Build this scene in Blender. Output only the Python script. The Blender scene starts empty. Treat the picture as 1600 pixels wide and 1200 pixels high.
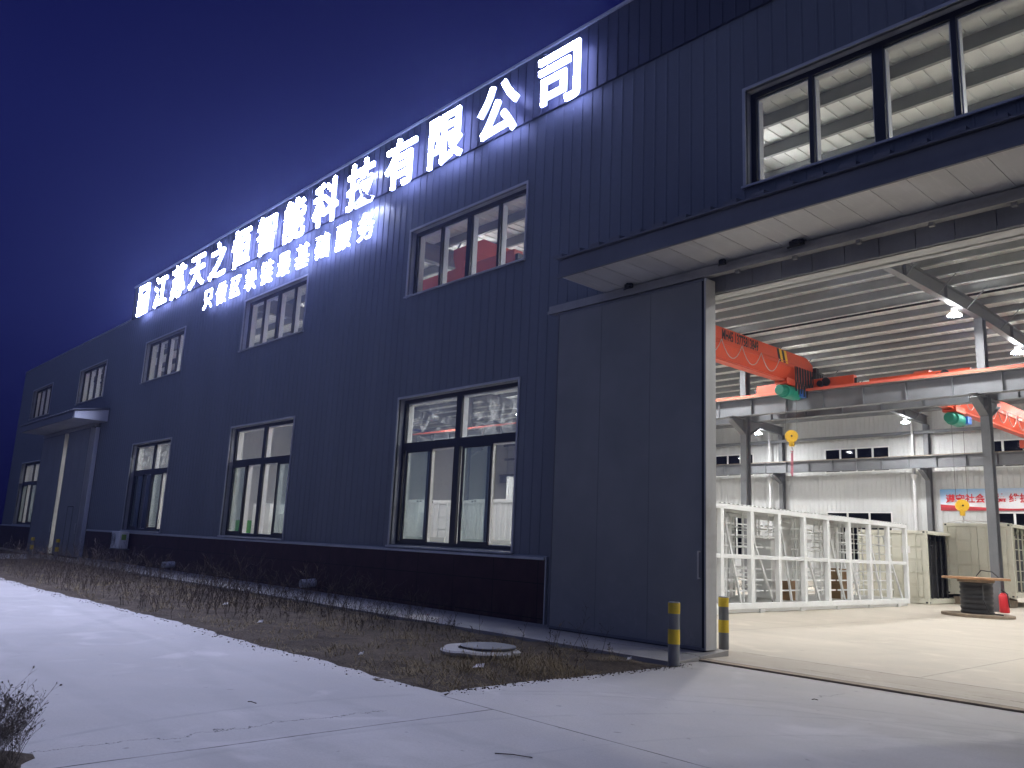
import bpy, bmesh, math, random
from mathutils import Vector, noise as mnoise
R = math.radians
random.seed(7)
scene = bpy.context.scene
COL = scene.collection

# ---------------------------------------------------------------- camera
cd = bpy.data.cameras.new('camera'); cam = bpy.data.objects.new('camera', cd); COL.objects.link(cam)
cam.location = (0.0, -10.471, 1.45)
cam.rotation_euler = (1.76445646, -0.04427632, 0.82606575)
cd.sensor_width = 36.0; cd.lens = 36.0 * 1272.62 / 1600.0
cd.clip_start = 0.05; cd.clip_end = 3000
scene.camera = cam

# ---------------------------------------------------------------- render settings
scene.view_settings.view_transform = 'Standard'
try: scene.view_settings.look = 'None'
except Exception: pass
scene.view_settings.exposure = 0.25; scene.view_settings.gamma = 1.0
cy = scene.cycles
cy.use_denoising = True
try: cy.denoiser = 'OPENIMAGEDENOISE'
except Exception: pass
cy.max_bounces = 7; cy.diffuse_bounces = 4; cy.glossy_bounces = 3; cy.transmission_bounces = 4
cy.transparent_max_bounces = 12; cy.sample_clamp_indirect = 6.0; cy.caustics_reflective = False; cy.caustics_refractive = False
try: cy.use_light_tree = True
except Exception: pass

# ---------------------------------------------------------------- world: late dusk sky, deep navy, a little lighter low down
world = bpy.data.worlds.new('World'); scene.world = world; world.use_nodes = True
wn = world.node_tree; wn.nodes.clear()
def wnode(t): return wn.nodes.new(t)
tc = wnode('ShaderNodeTexCoord'); sep = wnode('ShaderNodeSeparateXYZ'); ramp = wnode('ShaderNodeValToRGB')
bg = wnode('ShaderNodeBackground'); out = wnode('ShaderNodeOutputWorld')
wn.links.new(tc.outputs['Generated'], sep.inputs[0]); wn.links.new(sep.outputs['Z'], ramp.inputs[0])
el = ramp.color_ramp.elements
el[0].position = 0.0; el[0].color = (0.0016, 0.0015, 0.020, 1)
el[1].position = 0.85; el[1].color = (0.0014, 0.0010, 0.024, 1)
e = el.new(0.22); e.color = (0.0048, 0.0066, 0.058, 1)
e = el.new(0.42); e.color = (0.0048, 0.0066, 0.062, 1)
# added unseen sky glow behind the viewer (towards -y) to brighten the facade
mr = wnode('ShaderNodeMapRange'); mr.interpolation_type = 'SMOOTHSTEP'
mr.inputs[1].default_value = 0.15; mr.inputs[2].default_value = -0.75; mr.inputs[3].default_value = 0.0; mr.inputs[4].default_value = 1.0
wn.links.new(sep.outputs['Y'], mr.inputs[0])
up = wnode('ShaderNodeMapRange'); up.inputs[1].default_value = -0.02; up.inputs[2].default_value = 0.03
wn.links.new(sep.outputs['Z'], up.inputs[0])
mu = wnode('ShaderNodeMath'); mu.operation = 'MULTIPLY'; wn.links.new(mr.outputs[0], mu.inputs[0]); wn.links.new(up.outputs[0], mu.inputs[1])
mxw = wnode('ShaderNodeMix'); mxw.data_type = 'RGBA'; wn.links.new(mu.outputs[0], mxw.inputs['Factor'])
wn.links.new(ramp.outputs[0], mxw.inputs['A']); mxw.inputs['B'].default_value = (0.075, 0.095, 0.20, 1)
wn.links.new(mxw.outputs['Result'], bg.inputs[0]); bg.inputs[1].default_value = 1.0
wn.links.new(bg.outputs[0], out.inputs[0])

# strengths of the lamps the place has
SIGN_FRONT = 195.0; SIGN_SIDE = 9.0; SIGN_BACK = 8.0; LAMP = 900.0; LAMP_DOME = 85.0
SIGN_COL = (0.62, 0.68, 1.0, 1); LAMP_COL = (0.985, 0.99, 1.0, 1)

# ================================================================ materials
def new_mat(name):
    m = bpy.data.materials.new(name); m.use_nodes = True
    return m, m.node_tree, m.node_tree.nodes['Principled BSDF']
def NN(nt, t, **kw):
    n = nt.nodes.new(t)
    for k, v in kw.items():
        if k.startswith('i_'): n.inputs[k[2:].replace('_', ' ')].default_value = v
        else: setattr(n, k, v)
    return n
def L(nt, a, b): nt.links.new(a, b)
def math_n(nt, op, a, b=None, c=None, clamp=False):
    n = nt.nodes.new('ShaderNodeMath'); n.operation = op; n.use_clamp = clamp
    for i, v in enumerate((a, b, c)):
        if v is None: continue
        if isinstance(v, (int, float)): n.inputs[i].default_value = v
        else: nt.links.new(v, n.inputs[i])
    return n.outputs[0]
def mixc(nt, fac, a, b, mode='MIX'):
    n = nt.nodes.new('ShaderNodeMix'); n.data_type = 'RGBA'; n.blend_type = mode
    for s, v in ((n.inputs['Factor'], fac), (n.inputs['A'], a), (n.inputs['B'], b)):
        if isinstance(v, (int, float)): s.default_value = v
        elif isinstance(v, tuple): s.default_value = v if len(v) == 4 else (*v, 1)
        else: nt.links.new(v, s)
    return n.outputs['Result']
def noise_f(nt, vec, scale, detail=5, rough=0.55, dist=0.0):
    n = NN(nt, 'ShaderNodeTexNoise'); n.inputs['Scale'].default_value = scale; n.inputs['Detail'].default_value = detail
    n.inputs['Roughness'].default_value = rough; n.inputs['Distortion'].default_value = dist
    if vec is not None: nt.links.new(vec, n.inputs['Vector'])
    return n.outputs['Fac']
def remap(nt, v, a, b, c=0.0, d=1.0):
    n = nt.nodes.new('ShaderNodeMapRange'); n.clamp = True
    nt.links.new(v, n.inputs[0])
    for i, x in enumerate((a, b, c, d)): n.inputs[i + 1].default_value = x
    return n.outputs[0]
def worldpos(nt):
    return NN(nt, 'ShaderNodeNewGeometry').outputs['Position']
def scaled(nt, vec, s):
    n = nt.nodes.new('ShaderNodeVectorMath'); n.operation = 'MULTIPLY'; nt.links.new(vec, n.inputs[0]); n.inputs[1].default_value = s
    return n.outputs[0]
def bump(nt, b, h, strength=0.2, dist=0.01):
    n = nt.nodes.new('ShaderNodeBump'); n.inputs['Strength'].default_value = strength; n.inputs['Distance'].default_value = dist
    nt.links.new(h, n.inputs['Height']); nt.links.new(n.outputs[0], b.inputs['Normal'])

def paint(name, col, rough=0.5, metal=0.0, var=0.18, scale=2.5, streak=False, dirt=None, spec=0.5):
    """painted metal / plastic: base colour with uneven wear, faint streaks and grime"""
    m, nt, b = new_mat(name)
    p = worldpos(nt)
    n1 = noise_f(nt, scaled(nt, p, (1, 1, 0.18)) if streak else p, scale, 6, 0.6)
    n2 = noise_f(nt, p, scale * 14, 3, 0.6)
    dark = tuple(c * (1 - var) for c in col); lite = tuple(min(1, c * (1 + var)) for c in col)
    c = mixc(nt, remap(nt, n1, 0.3, 0.7), dark, lite)
    c = mixc(nt, remap(nt, n2, 0.35, 0.75, 0, 0.25), c, tuple(x * 0.75 for x in col))
    if dirt:
        n3 = noise_f(nt, p, scale * 0.6, 7, 0.65, 0.6)
        c = mixc(nt, remap(nt, n3, 0.55, 0.75, 0, 0.5), c, dirt)
    L(nt, c, b.inputs['Base Color'])
    L(nt, remap(nt, n1, 0.2, 0.8, max(0.05, rough - 0.1), min(1, rough + 0.12)), b.inputs['Roughness'])
    b.inputs['Metallic'].default_value = metal
    b.inputs['Specular IOR Level'].default_value = spec
    return m

def emit(name, col, strength):
    m = bpy.data.materials.new(name); m.use_nodes = True; nt = m.node_tree; nt.nodes.clear()
    e_ = nt.nodes.new('ShaderNodeEmission'); o = nt.nodes.new('ShaderNodeOutputMaterial')
    e_.inputs[0].default_value = col; e_.inputs[1].default_value = strength
    nt.links.new(e_.outputs[0], o.inputs[0]); return m

def concrete(name, base, lines=(), warm=(0.46, 0.42, 0.37), tracks=False, rough=0.85, worn=None):
    m, nt, b = new_mat(name); p = worldpos(nt)
    big = noise_f(nt, p, 0.35, 6, 0.6, 0.4); mid = noise_f(nt, p, 2.2, 7, 0.65, 0.3); fine = noise_f(nt, p, 45, 4, 0.7)
    c = mixc(nt, remap(nt, big, 0.38, 0.64), base, tuple(x * 0.82 for x in base))
    strk = noise_f(nt, scaled(nt, p, (0.12, 1.6, 1)), 1.6, 7, 0.7, 0.3)
    c = mixc(nt, remap(nt, strk, 0.5, 0.72, 0, 0.35), c, tuple(x * 0.76 for x in base))
    c = mixc(nt, remap(nt, mid, 0.42, 0.72, 0, 0.45), c, warm)
    c = mixc(nt, remap(nt, fine, 0.35, 0.7, 0, 0.35), c, tuple(x * 0.62 for x in base))
    sepn = nt.nodes.new('ShaderNodeSeparateXYZ'); nt.links.new(p, sepn.inputs[0]); X, Y = sepn.outputs[0], sepn.outputs[1]
    if worn:      # trodden, repaired strip between two y values
        k = math_n(nt, 'MULTIPLY', remap(nt, math_n(nt, 'ADD', Y, math_n(nt, 'MULTIPLY', mid, 0.12)), worn[1] - 0.05, worn[1] + 0.05, 0.75, 0.0), remap(nt, mid, 0.25, 0.6, 0.45, 1.0))
        c = mixc(nt, k, c, (0.33, 0.285, 0.235))
    # dusty patches and small dark spots
    blot = noise_f(nt, p, 0.9, 4, 0.5, 1.2)
    c = mixc(nt, remap(nt, blot, 0.6, 0.72, 0, 0.35), c, tuple(min(1, x * 1.25) for x in base))
    spots = noise_f(nt, p, 9, 2, 0.4)
    c = mixc(nt, remap(nt, spots, 0.72, 0.78, 0, 0.5), c, tuple(x * 0.35 for x in base))
    if tracks:
        for (cx, cyy, r, w) in ((-5.0, 6.0, 13.3, 0.16), (-5.0, 6.0, 15.1, 0.18), (-9.0, 60.0, 68.1, 0.14), (-9.0, 60.0, 66.4, 0.12), (-1.5, -6.9, 5.3, 0.05), (0.6, -7.2, 6.2, 0.04), (-2.2, -7.0, 4.6, 0.035), (1.0, -6.6, 5.4, 0.03)):
            dx = math_n(nt, 'SUBTRACT', X, cx); dy = math_n(nt, 'SUBTRACT', Y, cyy)
            d = math_n(nt, 'SQRT', math_n(nt, 'ADD', math_n(nt, 'MULTIPLY', dx, dx), math_n(nt, 'MULTIPLY', dy, dy)))
            d = math_n(nt, 'ABSOLUTE', math_n(nt, 'SUBTRACT', d, r))
            k = math_n(nt, 'MULTIPLY', remap(nt, d, w * 0.4, w, 0.55, 0.0), remap(nt, mid, 0.35, 0.65))
            c = mixc(nt, k, c, tuple(x * 0.7 for x in base))
    wob = noise_f(nt, p, 1.3, 6, 0.7)
    hgt = math_n(nt, 'MULTIPLY', fine, 0.3)
    for (axis, pos, w, lo, hi, amp) in lines:
        A, B = (X, Y) if axis == 'x' else (Y, X)
        d = math_n(nt, 'ABSOLUTE', math_n(nt, 'ADD', math_n(nt, 'SUBTRACT', A, pos), math_n(nt, 'MULTIPLY', math_n(nt, 'SUBTRACT', wob, 0.5), amp)))
        k = remap(nt, d, w * 0.5, w, 1.0, 0.0)
        k = math_n(nt, 'MULTIPLY', k, math_n(nt, 'MULTIPLY', math_n(nt, 'GREATER_THAN', B, lo), math_n(nt, 'LESS_THAN', B, hi)))
        k = math_n(nt, 'MULTIPLY', k, remap(nt, mid, 0.3, 0.55, 0.35, 0.95))
        c = mixc(nt, k, c, tuple(x * 0.16 for x in base))
        hgt = math_n(nt, 'SUBTRACT', hgt, math_n(nt, 'MULTIPLY', k, 1.5))
    L(nt, c, b.inputs['Base Color']); b.inputs['Roughness'].default_value = rough
    b.inputs['Specular IOR Level'].default_value = 0.3
    bump(nt, b, math_n(nt, 'ADD', hgt, mid), 0.35, 0.01)
    return m

def soil_mat():
    m, nt, b = new_mat('dry_soil'); p = worldpos(nt)
    a = noise_f(nt, p, 1.6, 8, 0.7, 0.5); f = noise_f(nt, p, 22, 6, 0.75); s = noise_f(nt, scaled(nt, p, (1, 6, 1)), 12, 4, 0.7, 0.8)
    c = mixc(nt, remap(nt, a, 0.35, 0.65), (0.075, 0.06, 0.047), (0.16, 0.128, 0.095))
    c = mixc(nt, remap(nt, f, 0.45, 0.7, 0, 0.75), c, (0.022, 0.017, 0.014))
    c = mixc(nt, remap(nt, s, 0.58, 0.72, 0, 0.8), c, (0.23, 0.175, 0.105))
    L(nt, c, b.inputs['Base Color']); b.inputs['Roughness'].default_value = 1.0; b.inputs['Specular IOR Level'].default_value = 0.1
    bump(nt, b, math_n(nt, 'ADD', f, s), 0.9, 0.03); return m

def glass_mat(name, tint, smear=0.0, gloss=0.06, seed=0.0):
    m = bpy.data.materials.new(name); m.use_nodes = True; nt = m.node_tree; nt.nodes.clear()
    o = nt.nodes.new('ShaderNodeOutputMaterial'); t = nt.nodes.new('ShaderNodeBsdfTransparent'); g = nt.nodes.new('ShaderNodeBsdfGlossy')
    t.inputs[0].default_value = (*tint, 1); g.inputs['Roughness'].default_value = 0.03; g.inputs[0].default_value = (0.9, 0.9, 0.9, 1)
    lw = nt.nodes.new('ShaderNodeFresnel'); lw.inputs[0].default_value = 1.45
    mx = nt.nodes.new('ShaderNodeMixShader'); nt.links.new(math_n(nt, 'MULTIPLY', lw.outputs[0], 0.3), mx.inputs[0])
    nt.links.new(t.outputs[0], mx.inputs[1]); nt.links.new(g.outputs[0], mx.inputs[2])
    p = worldpos(nt)
    df = nt.nodes.new('ShaderNodeBsdfTranslucent'); df.inputs[0].default_value = (0.75, 0.78, 0.82, 1)
    d2 = nt.nodes.new('ShaderNodeBsdfDiffuse'); d2.inputs[0].default_value = (0.6, 0.62, 0.65, 1)
    ds = nt.nodes.new('ShaderNodeMixShader'); ds.inputs[0].default_value = 0.3
    nt.links.new(df.outputs[0], ds.inputs[1]); nt.links.new(d2.outputs[0], ds.inputs[2])
    n1 = noise_f(nt, scaled(nt, p, (1.0, 1.0, 1.0)), 2.2 + seed, 8, 0.68, 2.2)
    dust = remap(nt, n1, 0.47, 0.76, 0.006, 0.02 if not smear else 0.7 * smear)
    if smear:
        gtc = nt.nodes.new('ShaderNodeTexCoord'); sp = nt.nodes.new('ShaderNodeSeparateXYZ'); nt.links.new(gtc.outputs['Generated'], sp.inputs[0])
        dx = math_n(nt, 'SUBTRACT', sp.outputs[0], 0.55); dz = math_n(nt, 'SUBTRACT', sp.outputs[2], 0.45)
        rr = math_n(nt, 'ADD', math_n(nt, 'MULTIPLY', dx, dx), math_n(nt, 'MULTIPLY', dz, dz))
        dust = math_n(nt, 'ADD', math_n(nt, 'MULTIPLY', dust, remap(nt, rr, 0.03, 0.24, 1.0, 0.05)), 0.02)
    m2 = nt.nodes.new('ShaderNodeMixShader'); nt.links.new(dust, m2.inputs[0])
    nt.links.new(mx.outputs[0], m2.inputs[1]); nt.links.new(ds.outputs[0], m2.inputs[2])
    nt.links.new(m2.outputs[0], o.inputs[0]); return m

def tile_mat():
    m, nt, b = new_mat('maroon_tiles'); p = worldpos(nt)
    sp = nt.nodes.new('ShaderNodeSeparateXYZ'); nt.links.new(p, sp.inputs[0])
    def seam(v, pitch, off, w):
        f = math_n(nt, 'FRACT', math_n(nt, 'DIVIDE', math_n(nt, 'ADD', v, off), pitch))
        return math_n(nt, 'LESS_THAN', math_n(nt, 'ABSOLUTE', math_n(nt, 'SUBTRACT', f, 0.5)), w / pitch)
    k = math_n(nt, 'MAXIMUM', seam(sp.outputs[0], 1.2, 100.0, 0.008), seam(sp.outputs[2], 0.6, 10.32, 0.008))
    n1 = noise_f(nt, p, 3, 6, 0.6)
    c = mixc(nt, remap(nt, n1, 0.3, 0.7), (0.030, 0.012, 0.017), (0.05, 0.020, 0.026))
    n2 = noise_f(nt, scaled(nt, p, (1, 1, 0.5)), 6, 6, 0.7)
    grime = math_n(nt, 'MULTIPLY', remap(nt, sp.outputs[2], 0.5, 0.05, 0, 0.8), remap(nt, n2, 0.4, 0.65))
    c = mixc(nt, grime, c, (0.085, 0.06, 0.05)); c = mixc(nt, k, c, (0.008, 0.006, 0.007))
    L(nt, c, b.inputs['Base Color']); b.inputs['Roughness'].default_value = 0.55; b.inputs['Specular IOR Level'].default_value = 0.25
    return m

def dirty_door_mat():
    m, nt, b = new_mat('door_panel_grey'); p = worldpos(nt)
    sp = nt.nodes.new('ShaderNodeSeparateXYZ'); nt.links.new(p, sp.inputs[0])
    st = noise_f(nt, scaled(nt, p, (9, 9, 0.35)), 2.5, 5, 0.6); n1 = noise_f(nt, p, 1.2, 5, 0.6)
    c = mixc(nt, remap(nt, n1, 0.3, 0.7), (0.19, 0.196, 0.20), (0.23, 0.234, 0.236))
    c = mixc(nt, remap(nt, st, 0.5, 0.75, 0, 0.22), c, (0.20, 0.205, 0.20))
    hand = noise_f(nt, p, 3.2, 7, 0.7, 1.8)
    low = math_n(nt, 'MULTIPLY', remap(nt, sp.outputs[2], 1.3, 0.4), remap(nt, hand, 0.52, 0.66, 0, 0.35))
    c = mixc(nt, low, c, (0.30, 0.30, 0.30))
    L(nt, c, b.inputs['Base Color']); b.inputs['Roughness'].default_value = 0.55; b.inputs['Specular IOR Level'].default_value = 0.35
    # fine vertical micro ribs of the sandwich panel
    f = math_n(nt, 'SINE', math_n(nt, 'MULTIPLY', sp.outputs[0], 120.0))
    bump(nt, b, f, 0.05, 0.004); return m

def soffit_mat():
    m, nt, b = new_mat('canopy_soffit_sheet'); p = worldpos(nt)
    st = noise_f(nt, scaled(nt, p, (14, 0.7, 1)), 1.6, 6, 0.65); n1 = noise_f(nt, p, 0.8, 5, 0.6, 0.5)
    c = mixc(nt, remap(nt, n1, 0.3, 0.7), (0.47, 0.465, 0.45), (0.62, 0.615, 0.60))
    c = mixc(nt, remap(nt, st, 0.55, 0.72, 0, 0.4), c, (0.80, 0.78, 0.74))
    rust = noise_f(nt, p, 1.1, 6, 0.7, 0.8)
    c = mixc(nt, remap(nt, rust, 0.66, 0.78, 0, 0.5), c, (0.33, 0.22, 0.12))
    L(nt, c, b.inputs['Base Color']); b.inputs['Roughness'].default_value = 0.45; return m

def banner_mat():
    m, nt, b = new_mat('printed_banner'); gt = nt.nodes.new('ShaderNodeTexCoord'); sp = nt.nodes.new('ShaderNodeSeparateXYZ')
    nt.links.new(gt.outputs['Generated'], sp.inputs[0]); X, Z = sp.outputs[0], sp.outputs[2]
    sky = remap(nt, math_n(nt, 'SUBTRACT', Z, math_n(nt, 'MULTIPLY', X, 1.1)), 0.1, 1.0, 0, 1)
    c = mixc(nt, sky, (0.78, 0.79, 0.82), (0.14, 0.40, 0.72))
    curve = math_n(nt, 'ADD', math_n(nt, 'MULTIPLY', math_n(nt, 'POWER', math_n(nt, 'ABSOLUTE', math_n(nt, 'SUBTRACT', X, 0.35)), 1.4), 0.9), 0.09)
    c = mixc(nt, math_n(nt, 'LESS_THAN', Z, curve), c, (0.62, 0.05, 0.06))
    c = mixc(nt, math_n(nt, 'LESS_THAN', Z, math_n(nt, 'MULTIPLY', curve, 0.55)), c, (0.42, 0.03, 0.04))
    L(nt, c, b.inputs['Base Color']); b.inputs['Roughness'].default_value = 0.5; return m

M = {
 'facade': paint('facade_dark_grey', (0.138, 0.152, 0.180), 0.5, 0, 0.15, 0.8, True, spec=0.4),
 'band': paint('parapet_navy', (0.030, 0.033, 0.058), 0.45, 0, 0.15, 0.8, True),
 'coping': paint('coping_light', (0.40, 0.41, 0.44), 0.45, 0.2, 0.15),
 'trim': paint('trim_grey', (0.42, 0.43, 0.45), 0.45, 0.1, 0.15),
 'plinth': tile_mat(),
 'lining': paint('inner_white_panel', (0.60, 0.61, 0.61), 0.55, 0, 0.07, 0.7, True, (0.5, 0.48, 0.44)),
 'roof_in': paint('roof_white_sheet', (0.84, 0.85, 0.82), 0.5, 0, 0.06, 1.5, False, (0.5, 0.5, 0.46)),
 'steel': paint('grey_steel_paint', (0.155, 0.16, 0.17), 0.5, 0.0, 0.12, 1.5),
 'purlin': paint('galvanised_purlin', (0.20, 0.205, 0.21), 0.5, 0.0, 0.12, 2.0),
 'frame_d': paint('window_frame_dark', (0.010, 0.010, 0.020), 0.4, 0, 0.2),
 'frame_w': paint('window_frame_inner', (0.78, 0.78, 0.77), 0.4, 0, 0.06),
 'glass': glass_mat('window_glass', (0.97, 0.98, 0.98)),
 'glass_g': glass_mat('window_glass_green', (0.88, 0.93, 0.92)),
 'glass_n': glass_mat('night_glass_dark', (0.16, 0.17, 0.2)),
 'glass_s': glass_mat('window_glass_smeared', (0.93, 0.95, 0.95), 1.0),
 'dark_panel': paint('dark_board', (0.012, 0.013, 0.03), 0.5),
 'door': dirty_door_mat(),
 'seam': paint('door_seam', (0.14, 0.147, 0.155), 0.6),
 'door_edge': paint('door_edge_pale', (0.42, 0.42, 0.41), 0.45, 0, 0.12, 3, True, (0.25, 0.22, 0.18)),
 'rubber': paint('black_rubber', (0.012, 0.012, 0.016), 0.7),
 'soffit': soffit_mat(),
 'fascia': paint('canopy_fascia', (0.13, 0.135, 0.155), 0.5, 0, 0.15, 1.5, True),
 'track': paint('door_track_grey', (0.30, 0.295, 0.285), 0.5, 0, 0.2, 1.5, True),
 'lintel': paint('lintel_grey', (0.27, 0.265, 0.255), 0.5, 0, 0.2, 1.5, True),
 'fascia_p': paint('canopy_fascia_pale', (0.68, 0.69, 0.72), 0.5, 0, 0.10, 1.5, True),
 'yellow': paint('bollard_yellow', (0.60, 0.42, 0.02), 0.55, 0, 0.2, 6, True, (0.2, 0.15, 0.06)),
 'bgrey': paint('bollard_grey', (0.15, 0.155, 0.165), 0.6, 0, 0.25, 6, True, (0.08, 0.07, 0.06)),
 'orange': paint('crane_orange', (0.60, 0.075, 0.026), 0.42, 0, 0.10, 1.2, False, (0.35, 0.08, 0.05)),
 'orange_l': paint('rail_orange', (0.68, 0.13, 0.085), 0.45, 0, 0.10, 1.2),
 'black': paint('crane_black', (0.015, 0.015, 0.017), 0.5),
 'cyellow': paint('crane_yellow', (0.80, 0.47, 0.02), 0.45, 0, 0.1),
 'green': paint('hoist_green', (0.02, 0.25, 0.17), 0.4, 0, 0.15, 4),
 'blue': paint('motor_blue', (0.03, 0.12, 0.45), 0.4),
 'cable': paint('cable_grey', (0.10, 0.095, 0.10), 0.6),
 'cable_l': paint('cable_pale', (0.42, 0.41, 0.40), 0.6),
 'pink': paint('lifting_sling', (0.45, 0.16, 0.20), 0.8),
 'white': paint('white_paint', (0.80, 0.81, 0.80), 0.42, 0, 0.05, 2.5),
 'beige': paint('container_beige', (0.60, 0.585, 0.49), 0.5, 0, 0.07, 1.8, True, (0.42, 0.37, 0.28)),
 'dark_in': paint('rack_dark', (0.035, 0.035, 0.04), 0.6),
 'wood': paint('raw_wood', (0.33, 0.18, 0.09), 0.8, 0, 0.3, 5),
 'wood_g': paint('grey_wood', (0.26, 0.20, 0.145), 0.85, 0, 0.3, 5),
 'card': paint('cardboard', (0.26, 0.165, 0.085), 0.85, 0, 0.15, 4),
 'spool': paint('black_cable_coil', (0.02, 0.02, 0.022), 0.5, 0, 0.3, 6),
 'red': paint('extinguisher_red', (0.60, 0.02, 0.03), 0.35, 0, 0.1),
 'redtxt': paint('banner_red_ink', (0.66, 0.03, 0.04), 0.5),
 'banner': banner_mat(),
 'lamp': emit('lamp_light', LAMP_COL, LAMP),
 'lamp_body': paint('lamp_aluminium', (0.62, 0.62, 0.62), 0.35, 0.4),
 'sign_face': emit('sign_led_face', SIGN_COL, SIGN_FRONT),
 'sign_back': emit('sign_led_back', (0.36, 0.42, 1.0, 1), SIGN_BACK),
 'lamp_dome': emit('lamp_acrylic_reflector', LAMP_COL, LAMP_DOME),
 'sign_side': emit('sign_led_side', (0.36, 0.42, 1.0, 1), SIGN_SIDE),
 'pvc': paint('white_pvc', (0.72, 0.72, 0.73), 0.4, 0, 0.08, 4, False, (0.4, 0.36, 0.3)),
 'ac': paint('ac_white', (0.72, 0.73, 0.74), 0.4, 0, 0.06, 4, False, (0.45, 0.42, 0.38)),
 'ac_green': paint('sticker_green', (0.25, 0.42, 0.08), 0.5),
 'cab_green': paint('cabinet_green', (0.06, 0.30, 0.035), 0.5),
 'panel_g': paint('panel_pale_grey', (0.56, 0.58, 0.56), 0.5, 0, 0.05),
 'soil': soil_mat(),
 'weed': paint('dry_weed', (0.095, 0.075, 0.062), 0.95, 0, 0.35, 5, spec=0.1),
 'straw': paint('dry_straw', (0.25, 0.195, 0.115), 0.95, 0, 0.35, 4, spec=0.1),
 'twig': paint('bush_twig', (0.17, 0.145, 0.125), 0.95, 0, 0.3, 9, spec=0.1),
 'leaf': paint('bush_seed', (0.115, 0.095, 0.08), 0.95, 0, 0.4, 9, spec=0.1),
 'paper': paint('paper_scrap', (0.75, 0.72, 0.70), 0.8),
 'rust': paint('rusty_iron', (0.27, 0.215, 0.155), 0.8, 0.2, 0.35, 5),
 'iron': paint('manhole_iron', (0.11, 0.11, 0.12), 0.7, 0.3, 0.25, 8),
 'apron': concrete('apron_concrete', (0.50, 0.475, 0.45),
    [('x', -5.70, 0.013, -60, -5.35, 0.05), ('y', -5.36, 0.011, -6.45, 30, 0.03), ('x', -6.15, 0.007, -9.6, -6.2, 0.75),
     ('x', 0.4, 0.012, -60, -0.7, 0.03), ('y', -12.4, 0.012, -60, 40, 0.04), ('x', -4.45, 0.006, -1.9, -1.35, 0.5)], tracks=True),
 'floor': concrete('hall_floor_concrete', (0.51, 0.46, 0.385),
    [('y', 0.62, 0.022, -6.9, 2, 0.22), ('y', -0.18, 0.008, -5.6, -1.5, 0.35), ('x', -4.4, 0.008, 0.7, 30, 0.03), ('y', 6.0, 0.008, -40, 20, 0.03), ('y', 12.0, 0.008, -40, 20, 0.03), ('x', -8.9, 0.008, 0.7, 38, 0.03)], warm=(0.50, 0.44, 0.35), rough=0.7, worn=(-0.6, 0.66)),
 'kerb': concrete('kerb_concrete', (0.36, 0.345, 0.33), [('y', -0.62, 0.012, -9.2, -6.7, 0.6)], warm=(0.38, 0.34, 0.29)),
}

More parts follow.
